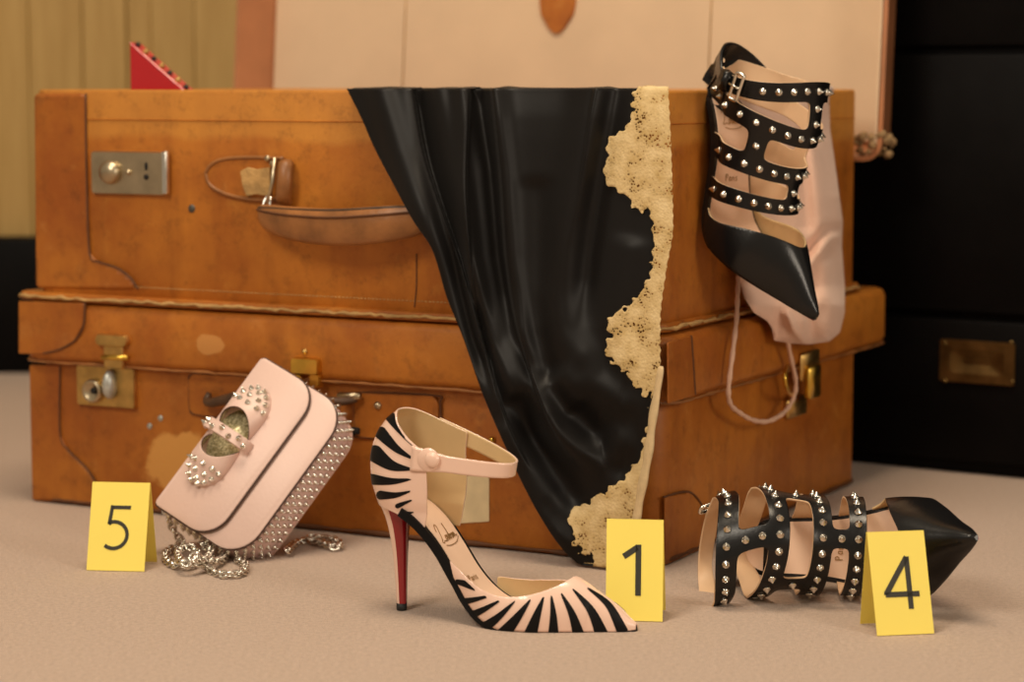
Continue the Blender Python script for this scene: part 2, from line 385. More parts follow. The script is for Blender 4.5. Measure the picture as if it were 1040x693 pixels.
# ------------------------------------------------------------------ black chest behind on the right
CA, CB = G(875, 472), G(1040, 488)
cd = (CB - CA) / np.linalg.norm(CB - CA); cn = np.array([-cd[1], cd[0], 0])
chest = thing('drawer_chest', 'tall black lacquered chest with brass recessed pull behind the suitcases', 'chest', tuple(CA), (0, 0, math.atan2(cd[1], cd[0])))
def CP(px, py, off=0.0):
    q = onplane(px, py, CA - cn * off, cn) - CA; return np.array([q @ cd, -off, q[2]])
rbox('carcass', -.40, .80, .008, .46, .0, .92, 'black_paint', chest, r=.006)
z1 = CP(980, 321)[2]; z2 = CP(980, 51)[2]
zs = [.012, z1, z2, .905]
for a, b in zip(zs[:-1], zs[1:]):
    dr = rbox('drawer', -.385, .785, -.004, .02, a + .004, b - .004, 'black_paint', chest, r=.004)
    if a < .05:
        p0, p1 = CP(956, 344, .004), CP(1031, 392, .004)
        x0, x1, za, zb = p0[0], p1[0], p1[2], p0[2]
        lo = rrect(x0, x1, za, zb, .003, 3); li = rrect(x0 + .012, x1 - .012, za + .010, zb - .010, .006, 3); lb = rrect(x0 + .026, x1 - .026, za + .020, zb - .020, .004, 3)
        V, Fc = loft([[(p[0], -.0035, p[1]) for p in lo], [(p[0], -.0075, p[1]) for p in lo], [(p[0], -.0075, p[1]) for p in li], [(p[0], -.0048, p[1]) for p in lb]], True, True, True)
        pl = mk('recessed_pull', V, Fc, 'brass_dark', dr, smooth=False); pl['label'] = 'dark brass recessed pull plate'
        for px_, py_ in ((960, 349), (1027, 348), (1028, 388), (960, 387)):
            q = CP(px_, py_, .0075); V, Fc = lathe_geo([(.0025, 0), (.0022, .0008), (.001, .0014)], 8)
            mk('screw', xf(V, Matrix.Translation(q) @ Matrix.Rotation(PI / 2, 4, 'X')), Fc, 'brass_dark', pl)

# ------------------------------------------------------------------ suitcases
SROTE = (0, 0, SROT)
def patch(name, poly, parent, m='tan_patch', off=.0, t=.0016, plane=FP, n=40):
    P = np.array(poly, float); x0, y0 = P.min(0) - 1; x1, y1 = P.max(0) + 1
    xs = np.linspace(x0, x1, n); ys = np.linspace(y0, y1, n); A, B = np.meshgrid(xs, ys, indexing='ij')
    pts = np.array([[plane(a, b, off) for b in ys] for a in xs]); V = polysd(A, B, poly)
    nrm = (0, -1, 0) if plane is FP else (1, 0, 0)
    o = clipped(name, pts, V, [m], parent, outward=lambda c: nrm)
    solidify(o, t, 1.0); return o
def seam(pl, parent, off=.001, r=.0011, m='seam', plane=FP, n=30, name='seam'):
    P = spline([plane(a, b, off) for a, b in pl], n); return tube(name, P, r, m, parent, 5)
def jitter_loop(pts, z, amp, n):
    P = np.array([(p[0], p[1], z) for p in pts]); Q = []
    L = np.r_[0, np.cumsum(np.linalg.norm(np.diff(np.vstack([P, P[:1]]), axis=0), axis=1))]; PP = np.vstack([P, P[:1]])
    for d in np.linspace(0, L[-1], n, endpoint=False): Q.append([np.interp(d, L, PP[:, k]) for k in range(3)])
    Q = np.array(Q); Q[:, 2] += np.random.randn(n) * amp; Q[:, :2] += np.random.randn(n, 2) * amp * .6
    return Q
def welt(name, x0, x1, y0, y1, r, z, rad, m, parent, amp=.0004, n=260):
    Q = jitter_loop(rrect(x0, x1, y0, y1, r, 6), z, amp, n); R = rad * (1 + .30 * np.random.randn(n).clip(-1, 1.6)); return tube(name, Q, R, m, parent, 6, closed=True)
def stitches(parent, a, b, z, y, step=.0042, axis='x', fixed=0.0):
    parts = []; t = a
    while t < b:
        V, Fc = tube_geo([(t, y, z), (t + step * .3, y - .0005, z + .0002), (t + step * .62, y, z)], .00055, 5); parts.append((V, Fc)); t += step
    V, Fc = join_geo(parts); o = mk('stitching', V, Fc, 'raw', parent); o['kind'] = 'stuff'; return o
def shell(name, x0, x1, y0, y1, z0, z1, r, m, parent, edge=.006, n=6, sub=1):
    """closed rounded box with softened top and bottom edges"""
    L = []
    for ins, z in ((edge * 1.0, z0), (edge * .35, z0 + edge * .25), (0, z0 + edge), (0, z1 - edge), (edge * .35, z1 - edge * .25), (edge, z1)):
        L.append([(p[0], p[1], z) for p in rrect(x0 + ins, x1 - ins, y0 + ins, y1 - ins, max(r - ins, .002), n)])
    V, Fc = loft(L); o = mk(name, V, Fc, m, parent)
    o.data.set_sharp_from_angle(angle=math.radians(50)); return o
def plate(name, p0, p1, y, t, m, parent, r=.003):
    """thin rounded plate standing on the front face: p0, p1 = opposite corners (x, z)"""
    x0, x1 = sorted((p0[0], p1[0])); z0, z1 = sorted((p0[2], p1[2])); L = []
    for ins, yy in ((0, y), (0, y - t * .6), (min(t * .5, .0012), y - t)):
        L.append([(p[0], yy, p[1]) for p in rrect(x0 + ins, x1 - ins, z0 + ins, z1 - ins, max(r - ins, .0006), 4)])
    V, Fc = loft(L); o = mk(name, V, Fc, m, parent); o.data.set_sharp_from_angle(angle=math.radians(40)); return o
def dome(name, c, prof, m, parent, k=20, axis='front'):
    V, Fc = lathe_geo(prof, k); R = Matrix.Rotation(PI / 2, 4, 'X') if axis == 'front' else Matrix.Rotation(PI / 2, 4, 'Y')
    return mk(name, xf(V, Matrix.Translation(Vector(c)) @ R), Fc, m, parent)

# --- lower, closed suitcase
low = thing('suitcase', 'closed tan leather suitcase lying on the carpet under the open one', 'suitcase', tuple(SO), SROTE, 'old tan leather suitcases')
shell('body', -.714, -.002, .004, .522, .0005, .160, .020, 'tan_worn', low, edge=.004)
LX0, LX1, LY0, LY1 = -.729, .013, -.011, .585
M['tan_lid'] = leather_mat('scuffed_lid_leather', TAN, TAN_D, (.56, .25, .065), patch=[(tuple(FP(213, 350, .011)), (.018, .05, .011))])
lid = shell('lid', LX0, LX1, LY0, LY1, .151, .212, .026, 'tan_lid', low, edge=.008)
welt('lid_welt', LX0 + .0003, LX1 - .0003, LY0 + .0003, LY1 - .0003, .026, .1510, .0012, 'handle', low, .0003)
welt('base_welt', -.715, -.001, .003, .523, .020, .004, .002, 'seam', low, .0002)
off = -LY0
patch('corner_patch', [(20, 306), (86, 308), (85, 330), (76, 346), (60, 355), (44, 359), (20, 359)], low, off=off)
seam([(86, 308), (85, 330), (76, 346), (60, 355), (44, 359)], low, off + .0016)
patch('corner_patch', [(31, 370), (61, 372), (61, 440), (70, 458), (88, 476), (99, 494), (100, 512), (34, 508)], low, off=-.004)
seam([(61, 372), (61, 440), (70, 458), (88, 476), (99, 494), (100, 512)], low, -.0028)
patch('corner_patch', [(677, 348), (702, 341), (706, 401), (677, 410)], low, off=LX1, plane=SP)
seam([(702, 341), (706, 401)], low, LX1 + .0016, plane=SP)
patch('corner_patch', [(674, 505), (700, 500), (716, 520), (722, 553), (674, 574)], low, off=-.002, plane=SP)
seam([(674, 505), (700, 500), (716, 520), (722, 553)], low, -.0006, plane=SP)
# front left latch
lt = plate('latch_plate', FP(78, 370), FP(138, 416), .004, .006, 'brass', low, .003); lt['label'] = 'brass lock plate'
dome('key_cylinder', FP(96, 397, .002), [(.0125, 0), (.0125, .004), (.011, .0065), (.0095, .007), (.0085, .0055)], 'nickel', lt)
dome('keyhole', FP(95, 397, .0077), [(.0035, 0), (.0033, .0012), (.001, .0015)], 'hole', lt, 12)
V, Fc = loft([[(c[0] + s * dx, -.002 - d, c[2] + s * dz) for (dx, dz) in [(.0065 * math.cos(a), (.013 if math.sin(a) < 0 else .017) * math.sin(a)) for a in np.linspace(0, 2 * PI, 20, endpoint=False)]] for c in [FP(115, 392)] for s, d in ((1, 0), (1, .006), (.75, .010), (.35, .012))])
mk('lever', V, Fc, 'pewter', lt)
hs = plate('hasp', FP(100, 338, off), FP(133, 353, off), -off, .007, 'brass', low, .006)
plate('hasp_tongue', FP(107, 350, off), FP(127, 375, off), -off + .001, .005, 'brass', hs, .002)
tube('hasp_hinge', [FP(104, 363, off + .004), FP(130, 363.5, off + .004)], .0028, 'brass_bright', hs)
# middle latch
ml = plate('latch_plate', FP(299, 362, off), FP(327, 381, off), -off, .008, 'brass_bright', low, .004); ml['label'] = 'bright yellow brass catch'
for c in (303, 321): plate('lug', FP(c - 5, 379, off), FP(c + 6, 394, off), -off + .003, .008, 'brass_bright', ml, .003)
dome('rivet', FP(310, 357, off), [(.003, 0), (.003, .002), (.001, .0035)], 'brass', ml, 10)
# side latch
sl = mk('latch_plate', *loft([[(LX1 + d, p[0], p[1]) for p in rrect(SP(797, 364)[1] + .004, SP(815, 374)[1] + .004, .137, .166, .004, 3)] for d in (0, .004)]), 'brass', low)
mk('hasp_tongue', *loft([[(LX1 + d, p[0], p[1]) for p in rrect(SP(799, 374)[1] + .008, SP(812, 374)[1] + .004, .118, .152, .005, 3)] for d in (.0035, .009)]), 'brass_bright', sl)
tube('hook', spline([SP(800, 372, .022), SP(797, 382, .030), SP(799, 395, .028), SP(805, 402, .014), SP(809, 398, .006)], 16), .0024, 'brass_bright', sl)
mk('strike', *loft([[(-.002 + d, p[0], p[1]) for p in rrect(SP(798, 396)[1], SP(817, 396)[1], .098, .118, .003, 3)] for d in (0, .005)]), 'brass', sl)
# handle with its two leather mounts
for poly in ([(192, 388), (198, 380), (252, 381), (252, 424), (200, 421), (193, 414)], [(360, 406), (368, 399), (442, 402), (447, 410), (447, 442), (440, 447), (366, 444), (361, 438)]):
    hp = patch('handle_mount', poly, low, 'tan_patch', off=-.004, t=.004)
    seam(poly + [poly[0]], hp, -.0008, .0011, n=50)
for c in ((384, 412), (416, 421), (418, 436)): dome('rivet', FP(c[0], c[1], 0), [(.0042, -.002), (.0042, .001), (.0028, .0032), (.001, .004)], 'nickel', low, 12)
hl = tube('handle', spline([FP(212, 400, .004), FP(211, 409, .012), FP(230, 406, .020), FP(250, 402, .026), FP(290, 404, .030), FP(325, 408, .026), FP(345, 408, .018), FP(362, 406, .006)], 40), [.003 + .003 * math.sin(PI * i / 39) for i in range(40)], 'handle_dark', low, 10)
tube('handle_bar', [FP(344, 402, .008), FP(366, 402.5, .008)], .0035, 'nickel', low, 10)
tube('handle_bar', [FP(349, 437, .004), FP(364, 438, .004)], .0035, 'hole', low, 10)
# paper label
lb = patch('paper_label', [(463, 484), (497, 482), (497, 530), (463, 532)], low, 'paper', off=-.0035, t=.0006, n=60)
dome('stud', FP(500, 447, -.003), [(.0036, 0), (.0036, .001), (.002, .003), (.001, .0034)], 'brass_bright', low, 12)
for c in ((152, 433), (163, 425)): dome('rivet_mark', FP(c[0], c[1], -.0036), [(.0033, 0), (.003, .0006), (.001, .0008)], 'pewter', low, 10)

# --- upper, open suitcase
up = thing('suitcase', 'open tan leather suitcase with raised cream-lined lid, stacked on the closed one', 'suitcase', tuple(SO + np.array([0, 0, .2135])), SROTE, 'old tan leather suitcases')
ZB = .2135
def UF(px, py, off=0.0):
    p = FP(px, py, off); p[2] -= ZB; return p
def US(px, py, off=0.0):
    p = SP(px, py, off); p[2] -= ZB; return p
UX0, UX1, UY0, UY1, UZ = -.711, -.001, .0, .508, .2165
T = .007
L = [[(p[0], p[1], z) for p in rrect(UX0 + i, UX1 - i, UY0 + i, UY1 - i, .016 - min(i, .012), 6)] for i, z in
     ((.003, .004), (0, .008), (0, UZ - .003), (.001, UZ - .0008), (.003, UZ), (T - .002, UZ), (T, UZ - .002), (T, .012))]
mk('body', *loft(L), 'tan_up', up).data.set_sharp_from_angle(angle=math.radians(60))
Li = [[(p[0], p[1], z) for p in rrect(UX0 + i, UX1 - i, UY0 + i, UY1 - i, .010, 6)] for i, z in ((T + .0004, UZ - .012), (T + .0016, UZ - .013), (T + .0016, .0135))]
mk('body_lining', *loft(Li, True, False, True), 'lining', up)
bs = shell('base', -.734, .004, -.010, .518, .0003, .0085, .02, 'tan_patch', up, edge=.002)
welt('base_welt', -.735, .005, -.011, .519, .021, .0042, .0017, 'raw', up, .0006, 420)
stitches(up, -.70, -.02, .018, .0002)
# pressed line below the rim
tube('rim_piping', [(p[0], p[1], UZ - .030) for p in rrect(UX0 - .0002, UX1 + .0002, UY0 - .0002, UY1 + .0002, .016, 6)], .0007, 'tan', up, 5, closed=True)
UPF = lambda a, b, o=0.0: UF(a, b, o)
def upatch(name, poly, m='tan_patch', off=0.0, t=.0016, n=40):
    P = np.array(poly, float); x0, y0 = P.min(0) - 1; x1, y1 = P.max(0) + 1
    xs = np.linspace(x0, x1, n); ys = np.linspace(y0, y1, n); A, B = np.meshgrid(xs, ys, indexing='ij')
    pts = np.array([[UF(a, b, off) for b in ys] for a in xs]); o = clipped(name, pts, polysd(A, B, poly), [m], up, outward=lambda c: (0, -1, 0)); solidify(o, t, 1.0); return o
def useam(pl, off=.001, r=.0011, m='seam', n=30, parent=None, name='seam'):
    return tube(name, spline([UF(a, b, off) for a, b in pl], n), r, m, parent or up, 5)
cpp = upatch('corner_patch', [(36, 95), (87, 95), (88, 180), (91, 256), (100, 266), (118, 272), (132, 282), (140, 294), (38, 292)])
useam([(87, 95), (88, 180), (91, 256), (100, 266), (118, 272), (132, 282), (140, 294)], .0016, parent=cpp)
useam([(423, 258), (423, 290), (421, 312)], .0002, .0008)
# nickel latch
nl = plate('latch_plate', UF(95, 153), UF(172, 199), .0005, .006, 'nickel', up, .004); nl['label'] = 'nickel lock plate'
plate('latch_bar', UF(165, 153, .006), UF(171.5, 198, .006), -.005, .004, 'silver', nl, .002)
dome('button', UF(113, 175, .0055), [(.0122, 0), (.0122, .003), (.0105, .007), (.006, .0095), (.0015, .0102)], 'nickel', nl)
dome('stem', UF(131, 175, .0055), [(.003, 0), (.003, .002), (.001, .0035)], 'nickel', nl, 10)
plate('keyhole', UF(147, 165, .0055), UF(150, 173, .0055), -.0052, .001, 'hole', nl, .0008)
dome('keyhole', UF(148.5, 180, .0055), [(.003, 0), (.0028, .0008), (.0005, .001)], 'hole', nl, 10)
dome('rivet', UF(195, 212, -.0003), [(.0042, 0), (.0042, .0008), (.003, .0016), (.0005, .0018)], 'iron', up, 12)
# handle mount: teardrop of leather, torn strap, metal post and ring
td = [(209, 176), (214, 168), (226, 162), (250, 160), (288, 161), (290, 203), (262, 203), (240, 200), (222, 194), (212, 186)]
hm = upatch('handle_mount', td, 'tan', t=.003)
useam(td[:5], .0030, .0021, 'handle', parent=hm); useam([td[0]] + td[:4:-1], .0030, .0021, 'handle', parent=hm)
hp = upatch('torn_strap', [(247, 174), (254, 170), (262, 172), (276, 170), (277, 199), (262, 197), (253, 199), (249, 188)], 'raw', off=.003, t=.005)
tube('strap_keeper', spline([UF(291, 166, .004), UF(290, 168, .014), UF(289, 185, .018), UF(288, 201, .014), UF(289, 205, .004)], 18), [.0075] * 18, 'handle', up, 8, flat=.6)
tube('post', [UF(279, 160, .008), UF(277, 185, .010), UF(272, 206, .014)], .0024, 'nickel', up)
for s in (161, 166): dome('rivet', UF(272 + (s - 161), s, .004), [(.003, 0), (.003, .002), (.001, .003)], 'nickel', up, 10)
ring = [UF(271, 207, .016) + .0075 * np.array([.5 * math.cos(a), .5 * math.sin(a), math.sin(a)]) for a in np.linspace(0, 2 * PI, 16, endpoint=False)]
tube('ring', ring, .0015, 'silver', up, 6, closed=True)
hp0 = spline([UF(264, 217, .016), UF(275, 221, .020), UF(300, 226, .028), UF(340, 229, .034), UF(380, 227, .034), UF(408, 224, .028), UF(430, 221, .020), UF(440, 217, .012)], 44)
loops = []
for i, p in enumerate(hp0):
    f = i / 43; h = .006 + .0105 * math.sin(PI * min(1, max(0, f))) ** .55
    w = .004 + .004 * math.sin(PI * f) ** .7
    loops.append([p + np.array([0, w * math.cos(a), h * math.sin(a) - .2 * h * (math.sin(a) < 0)]) for a in np.linspace(0, 2 * PI, 14, endpoint=False)])
hd = mk('handle', *loft(loops), 'handle', up)
tp = [p + np.array([0, -.0055 - .003 * math.sin(PI * i / 43), .004 + .004 * math.sin(PI * i / 43)]) for i, p in enumerate(hp0)]
tube('seam', tp, .0011, 'seam', hd, 6)
cap = [[p + np.array([0, .0045 * math.cos(a), .0022 * math.sin(a) + .0045 + .0095 * math.sin(PI * (i + 1) / 45)]) for a in np.linspace(0, 2 * PI, 10, endpoint=False)] for i, p in enumerate(hp0)]
mk('top_strip', *loft(cap), 'handle_dark', hd)

# the raised lid, leaning back on the chest
LP = Vector((0, .578, .150)); LT = Matrix.Translation(LP) @ Matrix.Rotation(-math.radians(5.0), 4, 'X')
xf_l, xf_r = YP(243, 40, .538)[0], YP(899, 60, .538)[0]
xb_l, xb_r = YP(280, 40, .592)[0], YP(899, 60, .538)[0] - .016
def lidloop(xl, xr, zl, zh, d, r):
    return [tuple(LT @ Vector((p[0], d, p[1]))) for p in rrect(xl, xr, zl, zh, r, 5)]
LH = .52
D = .055
L = [lidloop(xb_l - .006, xb_r + .006, -.002, LH + .002, .008, .02), lidloop(xb_l - .007, xb_r + .007, -.003, LH + .003, .004, .02),
     lidloop(xf_l - .003, xf_r + .003, -.016, LH + .014, -D, .02), lidloop(xf_l + .002, xf_r - .002, -.012, LH + .010, -D, .018), lidloop(xb_l, xb_r, .004, LH - .004, 0, .016)]
ld = mk('lid', *loft(L), 'lid_inner', up); ld.data.set_sharp_from_angle(angle=math.radians(40))
L = [lidloop(xb_l + .002, xb_r - .001, .008, LH - .008, -.0004, .012), lidloop(xb_l + .003, xb_r - .002, .009, LH - .009, -.0022, .012)]
lg = mk('lid_lining', *loft(L), 'lining', ld, smooth=False)
L = [lidloop(xb_r - .0025, xb_r - .0005, .006, LH - .006, -.001, .001), lidloop(xf_r - .006, xf_r - .0035, -.002, LH + .002, -D + .001, .001)]
mk('lining_edge', *loft(L), 'lining', ld, smooth=False)
for sx in (413, 723):
    xx = YP(sx, 45, .592)[0]
    tube('lining_seam', [LT @ Vector((xx, -.0022, .02)), LT @ Vector((xx, -.0022, LH - .02))], .0008, 'raw', lg, 5)
tx = YP(569, 20, .595)[0]; tz = (YP(569, 35, .595)[2] - ZB - .150) / math.cos(math.radians(8))
tabp = [(tx - .0235, tz + .17), (tx - .0235, tz + .035), (tx - .021, tz + .022), (tx - .010, tz + .006), (tx - .003, tz), (tx + .003, tz), (tx + .010, tz + .006), (tx + .021, tz + .022), (tx + .0235, tz + .035), (tx + .0235, tz + .17)]
mk('strap_tab', *loft([[tuple(LT @ Vector((a, d, b))) for a, b in tabp] for d in (-.0022, -.0055)]), 'tan', ld, smooth=False)
edge = [LT @ Vector((p[0], -D, p[1])) for p in rrect(xf_l - .002, xf_r + .002, -.015, LH + .013, .02, 5)]
parts = []
c0 = np.array(LT @ Vector((xf_r - .008, -D + .006, .002)))
for k in range(34):
    bm = bmesh.new(); bmesh.ops.create_icosphere(bm, subdivisions=1, radius=.002 + .004 * random.random()); o3 = c0 + np.random.uniform(-1, 1, 3) * np.array([.019, .008, .013])
    parts.append(([tuple(np.array(v.co) * np.random.uniform(.8, 1.2) + o3) for v in bm.verts], [tuple(v.index for v in f.verts) for f in bm.faces])); bm.free()
M['fray'] = mat('frayed_hide', (.36, .225, .10), .9, var=.5, scale=120)
fr = mk('frayed_corner', *join_geo(parts), 'fray', ld); fr['label'] = 'frayed pale corner of the lid'

# ------------------------------------------------------------------ black satin slip with lace, hanging over the front of the open suitcase
slip = thing('satin_slip', 'black satin slip edged with cream scalloped lace, draped over the suitcases', 'slip', tuple(SO), SROTE)
yk = [90, 120, 150, 190, 225, 250, 262, 300, 340, 400, 440, 500, 540, 560, 575, 588]
xlk = [352, 367, 380, 401, 420, 437, 442, 453, 469, 490, 507, 535, 558, 573, 588, 598]
yr = [90, 150, 230, 275, 327, 380, 425, 470, 500, 522, 560, 588]
xrk = [681, 684, 686, 679, 673, 673, 665, 660, 653, 650, 646, 640]
XL, XR = smoother(yk, xlk), smoother(yr, xrk)
folds = [   # crest line in the photograph, height (m), half-width (px)
    ([(385, 92), (402, 150), (428, 220), (450, 280), (478, 370), (520, 470)], .010, 15),
    ([(424, 92), (438, 170), (462, 260), (480, 340), (510, 420)], -.011, 9),
    ([(446, 92), (462, 180), (480, 270), (492, 330)], .007, 11),
    ([(468, 92), (472, 180), (478, 260), (500, 350), (540, 440)], .009, 9),
    ([(487, 92), (500, 170), (508, 260), (522, 340), (556, 420)], -.012, 9),
    ([(502, 92), (512, 185), (516, 265), (528, 340), (560, 430), (600, 490)], .008, 12),
    ([(604, 90), (590, 150), (574, 230), (566, 300), (572, 380), (600, 440)], .009, 17),
    ([(626, 92), (610, 180), (598, 260), (592, 330)], -.008, 12),
    ([(545, 180), (552, 290), (548, 360)], -.004, 16),
    ([(520, 400), (560, 480), (600, 530)], -.009, 16),
    ([(500, 430), (545, 520), (590, 570)], .010, 13),
    ([(560, 380), (610, 440), (648, 440)], .007, 18),
    ([(585, 410), (620, 470), (650, 475)], -.007, 14),
    ([(640, 240), (628, 330), (640, 400)], .004, 16),
]
NU, NV = 210, 190
us = np.linspace(0, 1, NU); ys_ = np.linspace(90, 588, NV)
PXg = np.zeros((NU, NV)); PYg = np.zeros((NU, NV))
for j, y in enumerate(ys_):
    xl, xr = float(XL(y)), float(XR(y)); PXg[:, j] = xl + (xr - xl) * us; PYg[:, j] = y
OFF = np.interp(PYg, [90, 105, 150, 200, 240, 300, 330, 420, 520, 588], [.011, .014, .022, .038, .042, .034, .034, .034, .034, .034])
OFF = np.minimum(OFF, np.interp(PYg, [90, 140, 250, 330, 588], [.014, .018, .024, .028, .034]) + .018 * np.exp(-((PXg - 415) / 60) ** 2) * np.exp(-((PYg - 225) / 60) ** 2))
for pl, amp, w in folds:
    d, f = segdist(PXg, PYg, pl)
    end = np.clip(f / .05, 0, 1) if pl[0][1] > 100 else 1.0
    OFF += amp * np.exp(-(d / w) ** 2) * np.clip((1 - f) / .18, 0, 1) * end
for pl, amp, w in (([(512, 300), (530, 380), (565, 440), (610, 470), (650, 452)], .011, 15), ([(545, 330), (565, 400), (604, 437), (650, 425)], -.009, 17), ([(495, 360), (525, 450), (565, 510), (600, 535)], .010, 14), ([(585, 330), (600, 385), (630, 410), (655, 400)], .007, 15)):
    d, f = segdist(PXg, PYg, pl); OFF += amp * np.exp(-(d / w) ** 2) * np.clip(f / .25, 0, 1) * np.clip((1 - f) / .25, 0, 1)
kr = np.exp(-np.linspace(-2, 2, 9) ** 2); kr /= kr.sum()
Z_ = np.pad(OFF, 4, mode='edge'); Z_ = np.apply_along_axis(lambda v: np.convolve(v, kr, 'valid'), 0, Z_); OFF = np.apply_along_axis(lambda v: np.convolve(v, kr, 'valid'), 1, Z_)
for pl, amp, w, sgn_ in (([(420, 90), (430, 150), (445, 200), (466, 260), (486, 330), (512, 420), (540, 480)], .011, 15, -1), ([(499, 90), (508, 180), (514, 265), (527, 340), (556, 425), (590, 480)], .010, 30, 1),
                         ([(478, 90), (474, 170), (476, 240), (488, 340), (512, 400)], .007, 8, -1), ([(604, 88), (600, 110), (588, 190), (575, 250)], .005, 22, 1)):
    q = spline([(a, b, 0) for a, b in pl], 60); xl_ = np.interp(PYg, q[:, 1], q[:, 0]); ds = (PXg - xl_) * sgn_
    OFF += amp * np.where(ds > -1.5, np.exp(-np.maximum(ds, 0) / w), 0) * np.clip((pl[-1][1] - PYg) / 90, 0, 1) * np.clip((ds + 1.5) / 3, 0, 1)
rng = np.random.RandomState(3)
for k in range(0):      # small creases
    a = rng.uniform(0, PI); cx0, cy0 = rng.uniform(430, 640), rng.uniform(110, 500); l = rng.uniform(18, 45)
    d, f = segdist(PXg, PYg, [(cx0 - l * math.cos(a), cy0 - l * math.sin(a)), (cx0 + l * math.cos(a), cy0 + l * math.sin(a))])
    OFF += rng.uniform(-.0018, .0022) * np.exp(-(d / rng.uniform(4, 8)) ** 2) * np.sin(PI * f) ** 2
edge_u = np.minimum(us, 1 - us)[:, None]
lim = np.where(PYg < 296, .0045, .0165)
OFF = np.maximum(OFF, lim)
GP = np.zeros((NU, NV, 3))
for i in range(NU):
    for j in range(NV): GP[i, j] = FP(PXg[i, j], PYg[i, j], OFF[i, j])
GP[..., 2] = np.maximum(GP[..., 2], .003)
# over the rim and down inside
topx = GP[:, 0, 0]; hump = OFF[:, 0]
extra = []
zr = .2135 + .2165
for (dy, dz) in ((.030, -.09), (.022, -.03), (.0165, -.006), (.012, .0010), (.004, .0022), (-.003, .0010)):
    row = np.zeros((NU, 3)); row[:, 0] = np.minimum(topx, -.012 - (.02 if dz < -.004 else .0) * 1.0); row[:, 1] = dy - (hump - .010) * (1 if dz > -.004 else .3) * .35; row[:, 2] = zr + dz + (np.maximum(0, hump - .010) * .10 if dz > -.004 else 0); extra.append(row)
P_all = np.concatenate([np.stack(extra, 1), GP], 1)
PXa = np.concatenate([np.repeat(PXg[:, :1], 6, 1), PXg], 1); PYa = np.concatenate([np.tile(np.array([60, 70, 78, 84, 87, 89.0]), (NU, 1)), PYg], 1)
lace_poly = [(646, 60), (646, 97), (643, 118), (636, 129), (628, 136), (620, 141), (618, 150), (621, 158), (615, 166), (614, 180), (621, 190), (632, 194), (640, 204), (650, 215), (659, 213), (661, 220), (664, 235), (665, 252), (662, 270), (658, 286), (652, 298), (643, 306), (636, 313), (624, 318), (618, 330), (622, 341), (616, 350), (616, 360), (627, 371), (636, 377), (643, 388), (651, 396), (657, 404), (661, 400), (664, 404), (660, 430), (654, 452), (650, 470), (640, 478), (633, 487), (620, 496), (610, 502), (600, 510), (588, 515), (577, 521), (577, 533), (584, 540), (583, 552), (591, 558), (590, 563), (598, 560), (603, 563), (606, 575), (590, 582), (602, 600), (720, 600), (720, 60)]
wob = 1.7 * np.sin(PXa * .52 + 1.3 * np.sin(PYa * .30)) + 1.7 * np.sin(PYa * .55 + .8 * np.sin(PXa * .3)) + .7 * np.sin(PYa * 1.3) * np.sin(PXa * 1.2)
LS = polysd(PXa, PYa, lace_poly) + wob
# outer edge of the lace is lobed too
outer = (XR(np.clip(PYa, 90, 588)) - PXa) - .8 - 1.2 * np.abs(np.sin(PYa * .30)) * (PYa < 400)
nrm = grid_normals(P_all); 
if nrm[:, :, 1].mean() > 0: nrm = -nrm
hem = np.where(PYa > 575, 574 + 2 - PYa, 50) + (PXa > 600) * 0
o = clipped('satin_panel', P_all, np.minimum(3.0 - LS, np.where(PXa > 601, 580 - PYa, 580 - PYa)), ['satin'], slip, outward=lambda c: (0, -1, .2)); solidify(o, .0007, -1)
lc = clipped('lace_trim', P_all + nrm * .0016, np.minimum(LS, outer), ['lace'], slip, outward=lambda c: (0, -1, .2)); lc['label'] = 'cream floral lace with scalloped edge'; solidify(lc, .0005, 1)
# rolled hem running down the right edge of the lace
hp_ = [np.array(FP(x_, y_, o_)) for x_, y_, o_ in ((671, 372, .030), (668, 395, .033), (663, 425, .036), (660, 450, .038), (656, 475, .04), (651, 500, .041), (647, 525, .042), (643, 548, .043), (640, 575, .043))]
tube('rolled_hem', spline(hp_, 40), [.003 + .0022 * math.sin(PI * i / 39) ** .5 + .0006 * math.sin(i * .9) for i in range(40)], 'hem', slip, 10, flat=.45)

# ------------------------------------------------------------------ red pouch standing in the open suitcase
def RPt(px, py, y): return FP(px, py, -y)
a0, b0 = RPt(137, 43, .10), RPt(197, 96, .10)
dirr = b0 - a0; dl = dirr / np.linalg.norm(dirr)
pouch = thing('red_pouch', 'pointed red patent leather corner with dark studded edge poking from the open suitcase', 'pouch', tuple(s2w(np.array([[a0[0], .10, .2135 + .014]]))[0]), SROTE)
base = np.array([a0[0], .10, .2135 + .014])
def tri(ins, y):
    A = a0 - base; pts = [(A[0] + ins, A[2] - ins * 2.2), (A[0] + dl[0] * .27 - ins, A[2] + dl[2] * .27 + ins * .3), (A[0] + dl[0] * .27 - ins, max(.0, A[2] - .27)), (A[0] + ins, .0 + ins)]
    pts = [(p[0], max(p[1], .0005)) for p in pts]; return [(p[0], y, p[1]) for p in pts]
mk('body', *loft([tri(.0006, -.009), tri(0, -.0082), tri(0, .0082), tri(.0006, .009)]), 'red_patent', pouch, smooth=False)
for k in range(16):
    q = a0 - base + dl * (.006 + .0125 * k)
    if q[2] < .16: break
    V, Fc = lathe_geo([(.0028, -.003), (.0032, 0), (.0022, .0022), (.0008, .003)], 10)
    mk('edge_stud', xf(V, Matrix.Translation(Vector(q + np.array([.0, -.002, 0]) + np.array([-dl[2], 0, dl[0]]) * .001)) @ Vector((-dl[2], 0, dl[0])).to_track_quat('Z', 'Y').to_matrix().to_4x4()), Fc, 'brass' if k % 2 else 'black_calf', pouch)

